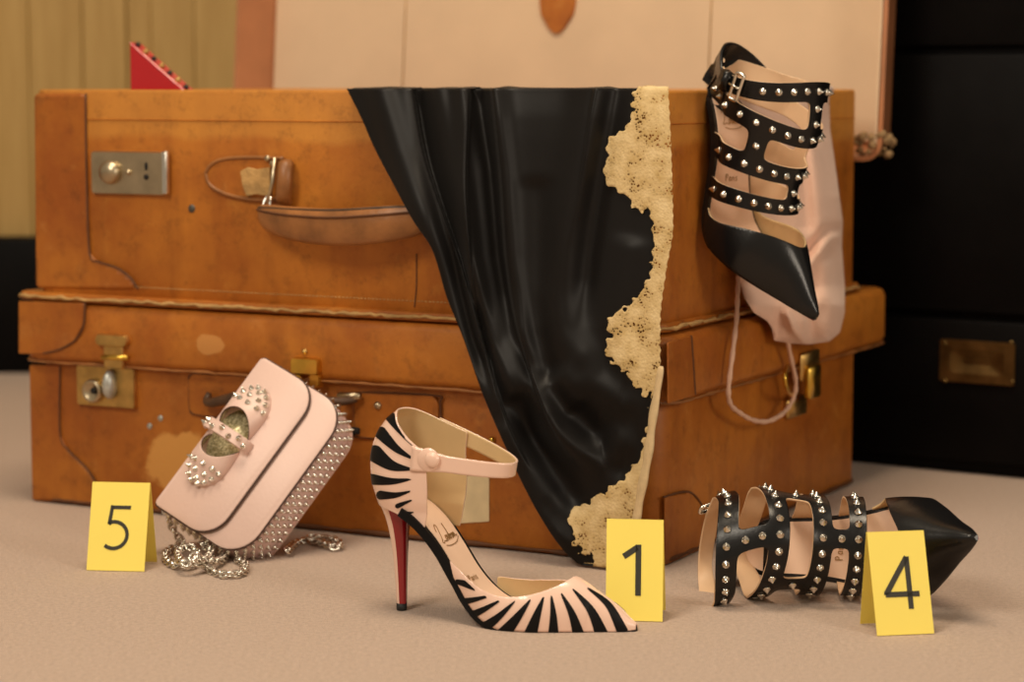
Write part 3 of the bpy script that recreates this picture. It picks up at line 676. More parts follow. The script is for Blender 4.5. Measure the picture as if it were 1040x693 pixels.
# ------------------------------------------------------------------ evidence cards
def digit_strokes(d):
    if d == '1': return [([(-.42, .775), (.10, .965)], 1.0), ([(.14, 1.02), (.14, 0)], 1.0)]
    if d == '4': return [([(.24, 1.0), (.22, .99), (-.44, .31), (-.44, .29)], .9), ([(-.47, .29), (.52, .29)], 1.0), ([(.24, 1.02), (.24, 0)], 1.0)]
    arc = [(-.14 + .47 * math.cos(a), .31 + .31 * math.sin(a)) for a in np.linspace(math.radians(118), math.radians(-128), 18)]
    return [([(.40, .955), (-.24, .955)], 1.0), ([(-.24, 1.0), (-.32, .56)], 1.0), ([(-.33, .56)] + arc[1:], 1.0)]
def card(dg, pL, pR, h, yaw, label, b=.021, dw=.020, dh=.034, sw=.0042, shx=0.0):
    A, B = G(*pL), G(*pR); c = (A + B) / 2; w = np.linalg.norm(B - A)
    loc = c + np.array([-math.sin(yaw), math.cos(yaw), 0]) * b
    t = thing('evidence_marker', label, 'number card', tuple(loc), (0, 0, yaw), 'yellow folded number cards')
    th = .0006
    for s, nm in ((-1, 'front_panel'), (1, 'back_panel')):
        sx = -.002 if s < 0 else 0
        V = [(-w / 2, s * b, .0006), (w / 2, s * b, .0006), (w / 2 + shx, s * .0004, h), (-w / 2 + shx, s * .0004, h)]
        V += [(v[0], v[1] + s * th, v[2]) for v in V]
        pn = mk(nm, V, [(3, 2, 1, 0), (4, 5, 6, 7), (0, 1, 5, 4), (1, 2, 6, 5), (2, 3, 7, 6), (3, 0, 4, 7)], 'yellow', t, smooth=False)
        if s < 0:
            sl = b / h
            def to3(a, q, l): return (a + shx * q / h, -b + q * sl - th - .0003 - l, q)
            geo = []
            for pts, wk in digit_strokes(dg):
                P = [(p[0] * dw, h * .5 - dh * .5 + p[1] * dh) for p in pts]
                if len(P) > 6: P = [tuple(v) for v in P]
                geo.append(ribbon('d', P, sw, 'ink', pn, to3, .0003))
            dgo = mk('digit', *join_geo(geo), 'ink', pn, smooth=False); dgo['label'] = 'black printed numeral %s' % dg
    return t
card('5', (86.6, 581.3), (147.8, 579.8), .0775, math.radians(-7), 'yellow folded card numbered 5 beside the pink handbag', dh=.0375, dw=.0265, sw=.0032, shx=.001)
card('1', (615, 631.5), (673, 631.5), .0805, math.radians(-7), 'yellow folded card numbered 1 behind the toe of the striped pump', dh=.0395, dw=.0215, sw=.0047, shx=-.001)
card('4', (890, 646.2), (949.3, 644.8), .080, math.radians(10), 'yellow folded card numbered 4 in front of the lying sandal', dh=.0395, dw=.0285, sw=.0042, shx=-.003)

# ------------------------------------------------------------------ stud shared by the shoes
def stud_mesh(name, r, h, m):
    V, Fc = lathe_geo([(r, -.0004), (r, r * .28), (r * .80, r * .42), (r * .42, h * .62), (r * .06, h)], 8)
    me = mesh_of(name, V, Fc); me.materials.append(M[m]); me.polygons.foreach_set('use_smooth', [True] * len(me.polygons)); return me
STUD = stud_mesh('cone_stud', .0035, .0050, 'silver')
def place(name, me, parent, pos, nrm):
    o = bpy.data.objects.new(name, me); COL.objects.link(o); o.parent = parent
    o.matrix_local = Matrix.Translation(Vector(pos)) @ Vector(nrm).to_track_quat('Z', 'X').to_matrix().to_4x4(); return o

# ------------------------------------------------------------------ striped ankle-strap pump
HT, TT = G(408, 620), G(644, 641)
dpx = (TT - HT); PY_ = math.atan2(dpx[1], dpx[0]); AX = np.array([math.cos(PY_), math.sin(PY_), 0]); AY = np.array([-AX[1], AX[0], 0])
pump = thing('high_heel_pump', 'black and nude striped pump with red heel breast and buttoned ankle strap', 'shoe', tuple(HT), (0, 0, PY_))
def pw(P): P = np.asarray(P, float); return HT + P[..., 0:1] * AX + P[..., 1:2] * AY + P[..., 2:3] * np.array([0, 0, 1.0])
SX = [-.0225, -.018, -.010, .004, .018, .033, .047, .060, .073, .087, .103, .125, .150, .180, .198, .206]
SZ = [.100, .0995, .0985, .0955, .0885, .076, .0585, .0385, .0215, .0105, .0050, .0032, .0030, .0035, .0050, .0060]
SW = [.0015, .0115, .0190, .0250, .0262, .0252, .0240, .0248, .0295, .0352, .0385, .0365, .0275, .0140, .0062, .0012]
sz, sw_ = smoother(SX, SZ), smoother(SX, SW)
def sole_strip(xs, widen, zoff, n=13, crown=0.0):
    Y = np.linspace(-1, 1, n); P = np.zeros((len(xs), n, 3))
    for i, x in enumerate(xs):
        w = max(.0006, float(sw_(x)) + widen)
        P[i, :, 0] = x; P[i, :, 1] = w * np.sin(Y * PI / 2); P[i, :, 2] = float(sz(x)) + zoff + crown * np.abs(Y) ** 3
    return P
def strip_mesh(name, P, m, parent, thick):
    n, k, _ = P.shape; nr = grid_normals(P)
    if nr[..., 2].mean() < 0: nr = -nr
    Q = P - nr * thick; V = list(P.reshape(-1, 3)) + list(Q.reshape(-1, 3)); Fc = []; o = n * k
    for i in range(n - 1):
        for j in range(k - 1):
            a = i * k + j; Fc += [(a, a + 1, a + k + 1, a + k), (o + a, o + a + k, o + a + k + 1, o + a + 1)]
    for i in range(n - 1):
        for j in (0, k - 1):
            a = i * k + j; Fc.append((a, a + k, o + a + k, o + a))
    for j in range(k - 1):
        for i in (0, n - 1):
            a = i * k + j; Fc.append((a, a + 1, o + a + 1, o + a))
    ob = mk(name, V, Fc, m, parent); ob.data.set_sharp_from_angle(angle=math.radians(50)); return ob
xs = np.concatenate([np.linspace(-.0222, .0, 10), np.linspace(.004, .11, 40), np.linspace(.115, .2055, 20)])
ins = strip_mesh('insole', sole_strip(xs[(xs > -.019)], -.0040, .0004), 'insole', pump, .0012)
strip_mesh('shank', sole_strip(xs[xs > .010], .0008, -.0006), 'patent_black', pump, .0074)
osl = sole_strip(xs[(xs > .022)], -.002, 0)
osl[..., 2] = np.maximum(osl[..., 2] - .0086, .0006)
strip_mesh('outsole', osl, 'red', pump, .0005)
# vamp
hv = smoother([.045, .07, .095, .125, .154, .175, .190, .200, .206], [.050, .052, .050, .046, .0415, .030, .0195, .0105, .0062])
def vamp_grid(nx=150, nt=110, lift=0.0):
    X = np.linspace(.050, .2062, nx); TH = np.linspace(0, PI, nt); P = np.zeros((nx, nt, 3)); Fh = np.zeros((nx, nt))
    for i, x in enumerate(X):
        w = float(sw_(x)) + .0016; z0 = max(float(sz(x)) - .0042, .0006); h = float(hv(x)) - max(z0, 0) * (1 if x > .1 else .6)
        h = max(h, .002)
        c, s = np.cos(TH), np.sin(TH)
        yy = np.sign(c) * np.abs(c) ** .78 * w; zz = np.abs(s) ** .86
        yy = yy * (1 + .05 * np.sin(PI * zz) * (x < .17))
        P[i, :, 0] = x + .0 * s; P[i, :, 1] = -yy; P[i, :, 2] = z0 + h * zz; Fh[i] = zz
    return X, TH, P, Fh
X, TH, VP_, VF = vamp_grid()
tl = smoother([.050, .058, .070, .085, .100, .115, .130, .142, .150, .156, .165], [.24, .38, .47, .52, .55, .585, .67, .79, .91, 1.06, 1.4])
vfield = (tl(X)[:, None] - VF) * .04
vfield = np.minimum(vfield, np.where(VP_[..., 1] < 0, X[:, None] - .0555 + .010 * (VF - .25), X[:, None] - .073 - .30 * np.maximum(0, VF - .22) ** 2))
outc = lambda c: (0, c[1], c[2] - .012)
ZP = vamp_grid()[2]
def mirror_px(P):
    Q = P.copy(); Q[..., 1] = -np.abs(Q[..., 1]); return project(pw(Q))
vamp = clipped('vamp', VP_, vfield, ['patent_nude', 'nude_inner'], pump, outward=outc); solidify(vamp, .0014, -1, 1, 0)
vpx, vpy = mirror_px(VP_)
nrmv = grid_normals(VP_); sgn = np.sign((nrmv * np.stack([0 * VP_[..., 0], VP_[..., 1], VP_[..., 2] - .012], -1)).sum(-1).mean()); nrmv *= sgn
vstr = [([(459, 590), (472, 593), (486, 600)], 3.2, .6, True), ([(458, 613), (478, 610), (500, 605)], 4.6, .5, False), ([(468, 630), (490, 620), (510, 609)], 5.2, .5, False),
        ([(487, 641), (505, 628), (523, 611)], 6.0, .5, False), ([(511, 645), (525, 628), (539, 609)], 7.2, .5, False), ([(538, 647), (545, 626), (552, 607)], 7.0, .7, False),
        ([(562, 647), (562, 626), (560, 606)], 5.6, .8, False), ([(588, 646), (581, 624), (570, 603)], 6.0, .7, False), ([(611, 644), (600, 620), (582, 599)], 6.6, .7, False), ([(632, 641), (618, 615), (597, 598)], 5.6, .8, False)]
def stripe_field(px, py, pts, w0, w1, leaf):
    q = spline([(a, b, 0) for a, b in pts], 14)[:, :2]; d, f = segdist(px, py, [tuple(v) for v in q])
    w = (w1 + (w0 - w1) * np.sin(PI * np.clip(f * .9 + .05, 0, 1)) ** .8) if leaf else (w1 + (w0 - w1) * (1 - f) ** .85)
    return w - d
for pts, w0, w1, leaf in vstr:
    fld = np.minimum(stripe_field(vpx, vpy, pts, w0, w1, leaf) * .001, vfield - .0026)
    for side in (-1, 1):
        o = clipped('stripe', VP_ + nrmv * .00045, np.minimum(fld, side * VP_[..., 1] - .0004), ['patent_black'], vamp, outward=outc)
# binding along the mouth of the vamp
# counter
xbk = smoother([.088, .096, .110, .126, .140, .150, .160, .168, .172], [-.0170, -.0195, -.0232, -.0245, -.0225, -.0185, -.0120, -.0030, .002])
wck = smoother([.088, .098, .115, .135, .155, .172], [.0245, .0268, .0278, .0262, .0240, .0222])
NA, NZ = 120, 90
A_ = np.linspace(-1, 1, NA + 1)[:NA + 1]; NA += 1; Zl = np.linspace(.070, .172, NZ); CPt = np.zeros((NA, NZ, 3))
for j, z in enumerate(Zl):
    xb, w = float(xbk(z)), float(wck(z)); rx = .026
    for i, a in enumerate(A_):
        t = abs(a); s = np.sign(a)
        if t < .6: ph = t / .6 * PI / 2; x, y = xb + rx * (1 - math.cos(ph) ** 1.0), w * math.sin(ph) ** .9
        else: x, y = xb + rx + (t - .6) / .4 * .052, w * (1 + .01 * (t - .6))
        CPt[i, j] = (x, s * y, z)
topz = smoother([-.03, -.005, .001, .008, .016, .024, .032, .042], [.172, .171, .1695, .160, .1505, .1440, .1395, .1375])
zc = CPt[..., 2]; xc = CPt[..., 0]
front = smoother([.07, .08, .095, .110, .125, .135, .15], [.0300, .0325, .0345, .0352, .0345, .0350, .037])
topf = smoother([-.03, -.005, .001, .012, .024, .036, .060], [.172, .171, .1695, .1645, .1595, .1545, .1450]); far_ = CPt[..., 1] > 0
cfield = np.minimum(np.minimum(np.where(far_, topf(xc), topz(xc)) - zc, zc - (sz(np.clip(xc, -.0225, .2)) - .0085)), front(zc) + np.where(far_, .0125, 0) - xc)
cout = lambda c: (c[0] - .01, c[1], 0)
ctr = clipped('counter', CPt, cfield, ['patent_nude', 'nude_inner'], pump, outward=cout); solidify(ctr, .0014, -1, 1, 0)
nrmc = grid_normals(CPt); sg = np.sign((nrmc * np.stack([CPt[..., 0] - .01, CPt[..., 1], 0 * CPt[..., 0]], -1)).sum(-1).mean()); nrmc *= sg
cpx, cpy = mirror_px(CPt)
cstr = [([(397, 424), (410, 441), (424, 457)], 5.2, .6), ([(387, 440), (403, 456), (421, 467)], 6.4, .6), ([(381, 461), (398, 473), (419, 477)], 8.6, .8), ([(378, 487), (398, 489), (417, 487)], 5.6, .8), ([(387, 503), (402, 503), (417, 499)], 4.6, .6), ([(404, 514), (411, 511), (419, 508)], 2.6, .6), ([(412, 521.5), (417, 521), (420.5, 520)], 1.9, .5)]
for pts, w0, w1 in cstr:
    fld = np.minimum(stripe_field(cpx, cpy, pts, w0, w1, False) * .001, cfield - .0018)
    for side in (-1, 1):
        clipped('stripe', CPt + nrmc * .00045, np.minimum(fld, side * CPt[..., 1] - .0006), ['patent_black'], ctr, outward=cout)
# ankle strap: band round the ankle
def strap_pt(t):      # t 0..1 from the near button round the front to the far side
    a = -PI / 2 + PI * t
    x = .022 + .0775 * max(0.0, math.cos(a)) ** .95
    y = .0278 * math.sin(a) / abs(math.sin(a) + 1e-9) * abs(math.sin(a)) ** .80
    near = max(0, 1 - 2 * t)
    zc_ = .1250 + (.1525 - .125) * max(0, (x < .0995) * (.0995 - x) / .0775) * (t > .5) + .0085 * (t <= .5) * max(0, (.0995 - x) / .0775)
    hw = .0058 + .0012 * abs(2 * t - 1) + .0035 * max(0, 1 - (x - .022) / .03) * (t < .5)
    return np.array([x, y, zc_]), hw
NS = 80; SPt = np.zeros((NS, 9, 3))
for i in range(NS):
    c, hw = strap_pt(i / (NS - 1))
    for j in range(9):
        v = (j / 8 - .5) * 2; SPt[i, j] = c + np.array([.0010 * v, 0, hw * v])
o = clipped('ankle_strap', SPt, np.ones((NS, 9)), ['patent_nude', 'nude_inner'], pump, outward=lambda c: (c[0] - .03, c[1], 0)); solidify(o, .0018, 1, 1, 0)
V, Fc = lathe_geo([(.0066, 0), (.0066, .0008), (.0060, .0022), (.0036, .0032), (.0008, .0035)], 24)
bt = mk('button', xf(V, Matrix.Translation((.0415, -.0300, .1335)) @ Matrix.Rotation(PI / 2, 4, 'X')), Fc, 'patent_nude', pump)
V, Fc = lathe_geo([(.0098, -.001), (.0098, .0004), (.0088, .0013), (.002, .0015)], 28)
mk('strap_end', xf(V, Matrix.Translation((.0372, -.0287, .1330)) @ Matrix.Rotation(PI / 2, 4, 'X')), Fc, 'patent_nude', pump)
# heel: nude back, red breast
hz = [.0945, .088, .080, .068, .050, .028, .006]
hbk = [-.0190, -.0164, -.0136, -.0106, -.0076, -.0056, -.0042]; hfr = [.0150, .0088, .0064, .0055, .0048, .0043, .0040]; hww = [.0225, .0160, .0114, .0080, .0057, .0044, .0038]
zz = np.linspace(.006, .0945, 26)[::-1]; fb, ff, fw = smoother(hz[::-1], hbk[::-1]), smoother(hz[::-1], hfr[::-1]), smoother(hz[::-1], hww[::-1])
lp = []; lr = []
for z in zz:
    b, f, w = float(fb(z)), float(ff(z)), float(fw(z)); ring_ = []
    xm = b + (f - b) * .46
    for a in np.linspace(PI / 2, 3 * PI / 2, 17): ring_.append((xm + (xm - b) * math.cos(a), w * math.sin(a), z))
    ring_ += [(f - .001, -w * .50, z), (f - .001, w * .50, z)]
    lp.append(ring_); lr.append([(xm, w * 1.01, z), (xm + (f - xm) * .6, w * .86, z), (f, w * .56, z), (f, -w * .56, z), (xm + (f - xm) * .6, -w * .86, z), (xm, -w * 1.01, z)])
hl_ = mk('heel', *loft(lp), 'patent_nude', pump); hl_.data.set_sharp_from_angle(angle=math.radians(45))
hb = mk('heel_breast', *loft(lr, False, False, False), 'red', pump); hb['label'] = 'dark red front of the heel'
V, Fc = lathe_geo([(.0040, .0002), (.0044, .001), (.0044, .0062)], 14); mk('heel_tip', xf(V, Matrix.Translation((0, 0, 0))), Fc, 'rubber', pump)
# gilt script and town name on the insole (a: along the sole from the heel, b: across)
xd = np.linspace(-.02, .2, 400); arc = np.r_[0, np.cumsum(np.hypot(np.diff(xd), np.diff(sz(xd))))]
def on_insole(a, b, l, s=1.0):
    x = float(np.interp(a, arc, xd)); dz = (float(sz(x + .001)) - float(sz(x - .001))) / .002; n = np.array([-dz, 0, 1]) / math.hypot(1, dz)
    return tuple(np.array([x, b, float(sz(x)) + .0004]) + n * (l + .0003))
def script_geo(to3, a0, ln, wd, w):
    """slanted handwriting: a looped capital, then small joined letters"""
    cap_ = [(.02, .62), (.10, .86), (.20, 1.0), (.24, .86), (.16, .52), (.08, .18), (.02, .06), (.06, -.02), (.18, .06), (.30, .0)]
    low_ = [(.30, .0), (.33, .26), (.38, .30), (.40, .12), (.35, .02), (.41, .20), (.45, .30), (.46, .06), (.50, .04), (.53, .30), (.54, .05), (.58, .35), (.63, .92), (.60, .40), (.60, .04), (.66, .10), (.64, .28), (.70, .20), (.73, .30), (.76, .10), (.72, .04), (.79, .28), (.80, .06), (.85, .30), (.86, .05), (.90, .30), (.96, .08), (1.05, .14)]
    tail = [(.10, -.18), (.40, -.26), (.80, -.20), (1.06, .02)]
    geo = []
    for st in (cap_, low_, tail):
        q = spline([(p[0], p[1], 0) for p in st], len(st) * 5)[:, :2]
        geo.append(ribbon('s', [(a0 + p[0] * ln, p[1] * wd) for p in q], w, None, None, to3, .0002))
    return geo
LET = {'P': [[(0, 0), (0, 1), (.4, 1), (.55, .78), (.4, .52), (0, .5)]], 'a': [[(.5, .6), (.2, .62), (.05, .3), (.2, .02), (.5, .15)], [(.52, .62), (.52, 0)]], 'r': [[(.05, 0), (.05, .6)], [(.05, .4), (.4, .6)]], 'i': [[(.1, 0), (.1, .6)], [(.1, .8), (.1, .86)]], 's': [[(.45, .58), (.1, .55), (.12, .36), (.4, .26), (.38, .05), (.02, .04)]]}
def word_geo(to3, text, a0, b0, h, w, track=.72):
    geo = []; x = a0
    for ch in text:
        for st in LET[ch]: geo.append(ribbon('s', [(x + p[0] * h * .8, b0 + p[1] * h) for p in st], w, None, None, to3, .0002))
        x += h * track * (.6 if ch in 'ir' else 1)
    return geo
# the writing reads across the foot, from the near edge to the far edge
A_S = float(np.interp(.043, xd, arc)); A_P = float(np.interp(.0635, xd, arc))
g = script_geo(lambda a, b, l: on_insole(A_S - b + .002, a, l), -.0155, .030, .017, .0007)
sc = mk('gilt_script', *join_geo(g), 'gilt', ins, smooth=False)
g = word_geo(lambda a, b, l: on_insole(A_P - b, a, l), 'Paris', -.0085, -.004, .0058, .0006)
mk('gilt_town_name', *join_geo(g), 'gilt', ins, smooth=False)

# ------------------------------------------------------------------ studded cage sandals (a pair)
QX = [-.006, -.002, .006, .018, .030, .042, .054, .066, .078, .090, .106, .130, .155, .185, .205, .2137]
QZ = [.1045, .1040, .1025, .0985, .0905, .0780, .0605, .0410, .0240, .0120, .0055, .0035, .0030, .0035, .0050, .0060]
QW = [.0015, .0110, .0180, .0235, .0255, .0262, .0270, .0300, .0345, .0390, .0425, .0400, .0300, .0145, .0062, .0012]
qz, qw = smoother(QX, QZ), smoother(QX, QW)
KS = [-.30, 0, .33, .66, 1.0, 1.2]
cPFX, cPFZ = smoother(KS, [.078, .0951, .1151, .1214, .133, .140]), smoother(KS, [.200, .1671, .1278, .0916, .0648, .053])
cPBX, cPBZ = smoother(KS, [-.006, -.0120, -.0170, .0038, .0243, .036]), smoother(KS, [.172, .1420, .1070, .0619, .0253, .010])
cW = smoother(KS, [.050, .0495, .0467, .0430, .0430, .043])
def cage_pt(S, TH, sag):
    S = np.asarray(S, float); TH = np.asarray(TH, float)
    fx, fz, bx, bz, w = cPFX(S), cPFZ(S), cPBX(S), cPBZ(S), cW(S)
    c = np.cos(TH); s = np.sin(TH)
    x = (fx + bx) / 2 + (fx - bx) / 2 * c; z = (fz + bz) / 2 + (fz - bz) / 2 * c; y = w * np.sign(s) * np.abs(s) ** .92
    zr = np.clip((z - qz(x)) / .045, 0, 1); zr = zr * zr * (3 - 2 * zr); lim = qw(x) + .0015
    y = np.where(np.abs(y) > lim, np.sign(y) * (lim + (np.abs(y) - lim) * zr), y)
    y = y * (1 - .34 * np.clip(-c, 0, 1) * np.clip((.55 - S) / .25, 0, 1))
    y = y + sag * np.clip((.30 - S) / .30, 0, 1.2) ** 1.5
    return np.stack([x, y, z], -1)
def smax(*f):
    k = .0022; m = np.maximum.reduce(f); return m + k * np.log(sum(np.exp((q - m) / k) for q in f))
def sandal(label, R, t, sag, bside, full_ring=False):
    th = thing('studded_sandal', label, 'shoe', t, None, 'pair of studded cage sandals')
    th.rotation_mode = 'QUATERNION'; th.rotation_quaternion = Matrix(R).to_quaternion()
    S = np.linspace(-.22, 1.14, 150); TH = np.linspace(-PI, PI, 241); A, B = np.meshgrid(S, TH, indexing='ij')
    P = cage_pt(A, B, sag); Rm = .043
    hw = np.interp(A, [0, .33, .66, 1], [.068, .070, .082, .093]); sc = .122
    def band(s0): return (np.interp(s0, [0, .33, .66, 1], [.068, .070, .082, .093]) - np.abs(A - s0)) * sc
    def bar(t0, s0, s1, h=.0068): return np.minimum(np.minimum(h - np.abs(B - t0) * Rm, (A - s0) * sc), (s1 - A) * sc)
    aB = np.abs(B)
    kA = .08 if full_ring else .17
    def sA(a): a = np.clip(np.abs(a) / 2.0, 0, 1); return kA * a * a * (3 - 2 * a) - (.06 if full_ring else 0) * np.clip((np.abs(a) - .5) * 2, 0, 1)
    fA, fB, fC, fD = (.068 - np.abs(A - sA(B))) * sc, band(.33), band(.66), band(1.0)
    if not full_ring: fA = np.minimum(fA, (PI - .55 - aB) * Rm)
    f = smax(fA, fB, fC, fD, bar(0, .0, .33, .0072), bar(.98, .33, .66), bar(-.98, .33, .66), bar(0, .66, 1.0))
    low_ok = np.where(A > .2, P[..., 2] - qz(P[..., 0]) + .0030, 1.0)
    f = np.minimum(f, low_ok)
    if not full_ring: f = np.minimum(f, (PI - .50 - aB) * Rm)
    ctr_ = lambda c: (c[0] - .045, c[1], c[2] - .10)
    cg = clipped('strap_cage', P, f, ['black_calf', 'nude'], th, outward=ctr_); solidify(cg, .0020, -1, 1, 1)
    cg['label'] = 'black leather strap lattice with nude edges and lining'
    # heel counter with a slot, black inside and out
    ex_ = .95 if full_ring else 1.40
    tb = (aB - (PI - ex_)) * Rm
    u_ = np.clip((PI - aB) / ex_, 0, 1); top_ = .16 + 0 * u_ if full_ring else -.045 + .27 * u_ ** 2
    bot_ = .42 if full_ring else np.where(u_ < .45, .42, np.maximum(top_ + .15, .42 - (u_ - .45) * 1.2))
    g = np.minimum(tb, np.minimum((A - top_) * sc, (bot_ - A) * sc))
    hole = 1 - np.hypot((A - .175) / (.001 if full_ring else .052), (PI - aB) / .34)
    g = np.minimum(g, -hole * .012); g = np.minimum(g, P[..., 2] - qz(P[..., 0]) + .0030)
    hc = clipped('heel_counter', P, g, ['black_calf'], th, outward=ctr_); solidify(hc, .0030, 0)
    # sole, insole, heel
    xs = np.concatenate([np.linspace(-.0055, .02, 12), np.linspace(.024, .11, 34), np.linspace(.115, .2132, 20)])
    def strip(xs, widen, zoff, n=13):
        Y = np.linspace(-1, 1, n); Q = np.zeros((len(xs), n, 3))
        for i, x in enumerate(xs): Q[i, :, 0] = x; Q[i, :, 1] = max(.0006, float(qw(x)) + widen) * np.sin(Y * PI / 2); Q[i, :, 2] = float(qz(x)) + zoff
        return Q
    il = strip_mesh('insole', strip(xs, -.0036, .0006), 'insole', th, .0012)
    strip_mesh('shank', strip(xs, .0006, -.0004), 'black_calf', th, .0060)
    os_ = strip(xs[xs > .035], -.002, -.0072); os_[..., 2] = np.maximum(os_[..., 2], -.0022)
    strip_mesh('outsole', os_, 'red', th, .0006)
    lp = []
    for z, b, f_, w in ((.0985, -.0050, .030, .0225), (.092, -.0042, .026, .0185), (.082, -.002, .0215, .0130), (.066, .0005, .0170, .0092), (.045, .0025, .0145, .0064), (.022, .0040, .0130, .0048), (.0, .0048, .0122, .0042)):
        lp.append([((b + f_) / 2 + (f_ - b) / 2 * math.cos(a), w * math.sin(a), z) for a in np.linspace(0, 2 * PI, 18, endpoint=False)])
    mk('heel', *loft(lp), 'black_calf', th)
    V, Fc = lathe_geo([(.0042, -.006), (.0044, -.005), (.0044, 0)], 12); mk('heel_tip', xf(V, Matrix.Translation((.0085, 0, 0))), Fc, 'rubber', th)
    # toe cap
    hv2 = smoother([.075, .11, .13, .158, .180, .198, .208, .2145], [.078, .067, .060, .0475, .0325, .0185, .0115, .0062])
    X = np.r_[np.linspace(.070, .2135, 88), .2142, .21445]; T2 = np.linspace(0, PI, 90); Q = np.zeros((90, 90, 3)); FH = np.zeros((90, 90))
    for i, x in enumerate(X):
        w = float(qw(x)) + .0016; z0 = float(qz(x)) - .0058; h = max(.003, float(hv2(x)) - z0); c, s = np.cos(T2), np.sin(T2); zz = np.abs(s) ** .95
        k_ = 1.0 if i < 88 else (.6, .02)[i - 88]
        Q[i, :, 0] = x; Q[i, :, 1] = -np.sign(c) * np.abs(c) ** .88 * w * k_; Q[i, :, 2] = z0 + h * (.5 + (zz - .5) * k_); FH[i] = zz
    fld = X[:, None] - (.078 + .086 * np.clip((FH - .12) / .88, 0, 1) ** 1.0)
    tcap = clipped('toe_cap', Q, fld, ['black_calf', 'nude_inner'], th, outward=lambda c: (0, c[1], c[2] - .012)); solidify(tcap, .0018, -1, 1, 1)
    # studs
    def stud_at(s, a):
        e = 1e-3; s = float(sA(a)) if s == 0 else s; p = cage_pt(s, a, sag); n = np.cross(cage_pt(s, a + e, sag) - p, cage_pt(s + e, a, sag) - p)
        if np.dot(n, p - np.array([.04, 0, .10])) < 0: n = -n
        if p[2] < float(qz(p[0])) + .004: return
        n = n / np.linalg.norm(n); place('stud', STUD, th, p + n * .0001, n)
    for s0, lim, st in ((0, 1.70 if full_ring else 1.30, .27), (.33, 2.30, .27), (.66, 1.85, .275), (1.0, 1.85, .275)):
        k = int(lim / st)
        for q in range(-k, k + 1): stud_at(s0, q * st)
    for s0, a in ((.115, 0), (.215, 0), (.495, .98), (.495, -.98), (.83, 0)): stud_at(s0, a)
    # buckle and keeper on the ankle strap
    def fr(s, a):
        e = 1e-3; p = cage_pt(s, a, sag); ta = cage_pt(s, a + e, sag) - p; tsv = cage_pt(s + e, a, sag) - p; n = np.cross(ta, tsv)
        if np.dot(n, p - np.array([.04, 0, .13])) < 0: n = -n
        return p, ta / np.linalg.norm(ta), tsv / np.linalg.norm(tsv), n / np.linalg.norm(n)
    ab_ = 1.95 if full_ring else 1.50
    p, ta, tsv, n = fr(float(sA(ab_)), bside * ab_)
    tsv = np.cross(n, ta)
    fm = [p + n * .0025 + ta * a + tsv * b for a, b in ((-.0035, -.0125), (.0035, -.0125), (.0035, .0125), (-.0035, .0125))]
    fm = [p + n * .0028 + ta * a + tsv * b for a, b in rrect(-.0042, .0042, -.0125, .0125, .002, 3)]
    bk = tube('buckle', fm, .0017, 'silver', th, 8, closed=True)
    tube('prong', [p + n * .004 + ta * .0035, p + n * .004 - ta * .008], .0011, 'silver', bk, 6)
    sgn = bside
    for a0, wd in () if full_ring else ((ab_ + .30, .0090),):
        p, ta, tsv, n = fr(float(sA(a0)), bside * a0); tsv = np.cross(n, ta)
        loopk = [[p + n * (d) + ta * a + tsv * b for d, b in ((-.003, -wd), (.0045, -wd), (.0055, 0), (.0045, wd), (-.003, wd))] for a in (-.006, .006)]
        mk('strap_keeper', *loft(loopk), 'black_calf', th)
    # town name on the insole
    xd = np.linspace(-.005, .2, 400); ar = np.r_[0, np.cumsum(np.hypot(np.diff(xd), np.diff(qz(xd))))]
    def on_in(a, b, l):
        x = float(np.interp(a, ar, xd)); dz = (float(qz(x + .001)) - float(qz(x - .001))) / .002; nn = np.array([-dz, 0, 1]) / math.hypot(1, dz)
        return tuple(np.array([x, b, float(qz(x)) + .0006]) + nn * (l + .0003))
    a1 = float(np.interp(.062, xd, ar))
    mk('gilt_town_name', *join_geo(word_geo(lambda a, b, l: on_in(a1 - b, a, l), 'Paris', -.0095, -.004, .0064, .0007)), 'gilt', il, smooth=False)
    a2 = float(np.interp(.034, xd, ar))
    mk('gilt_script', *join_geo(script_geo(lambda a, b, l: on_in(a2 - b, a, l), -.015, .030, .017, .0007)), 'gilt', il, smooth=False)
    return th
sandal('studded black cage sandal hanging toe down over the rim of the open suitcase',
       [[0.6005, 0.6749, 0.4321], [-0.5603, 0.7377, -0.3798], [-0.5751, -0.014, 0.8212]], (0.1459, 2.2448, 0.3466), 0.0, -1)
sandal('studded black cage sandal lying on its side behind the card numbered 4',
       [[0.3244, 0.056, -0.9471], [-0.9099, 0.3011, -0.2938], [0.2687, 0.9519, 0.1486]], (0.3054, 2.0674, 0.0152), -.012, 1, True)

# ------------------------------------------------------------------ pink studded handbag
BR = np.array([[0.5668, 0.2698, -0.7732], [0.2825, 0.8149, 0.4936], [0.7690, -0.4982, 0.3886]]); BT = np.array([-0.1993, 2.1389, 0.0702])
bag = thing('studded_handbag', 'small pale pink leather handbag with studded bow and gusset, leaning on the closed suitcase', 'handbag', tuple(BT))
bag.rotation_mode = 'QUATERNION'; bag.rotation_quaternion = Matrix(BR.tolist()).to_quaternion()
def BP(px, py, y=-.007):
    d = BR.T @ ray(px, py); o = BR.T @ (CAM - BT); k = (y - o[1]) / d[1]; return o + k * d
HWB, HB, DB, RB = .0846, .1035, .047, .030
def bag_outline(hw, z0, z1, r, rt=.004, n=8):
    out = []
    for cx_, cz_, a0, rr in ((hw - rt, z1 - rt, 0, rt), (-hw + rt, z1 - rt, 90, rt), (-hw + r, z0 + r, 180, r), (hw - r, z0 + r, 270, r)):
        for k in range(n + 1): a = math.radians(a0 + 90 * k / n); out.append((cx_ + rr * math.cos(a), cz_ + rr * math.sin(a)))
    return out
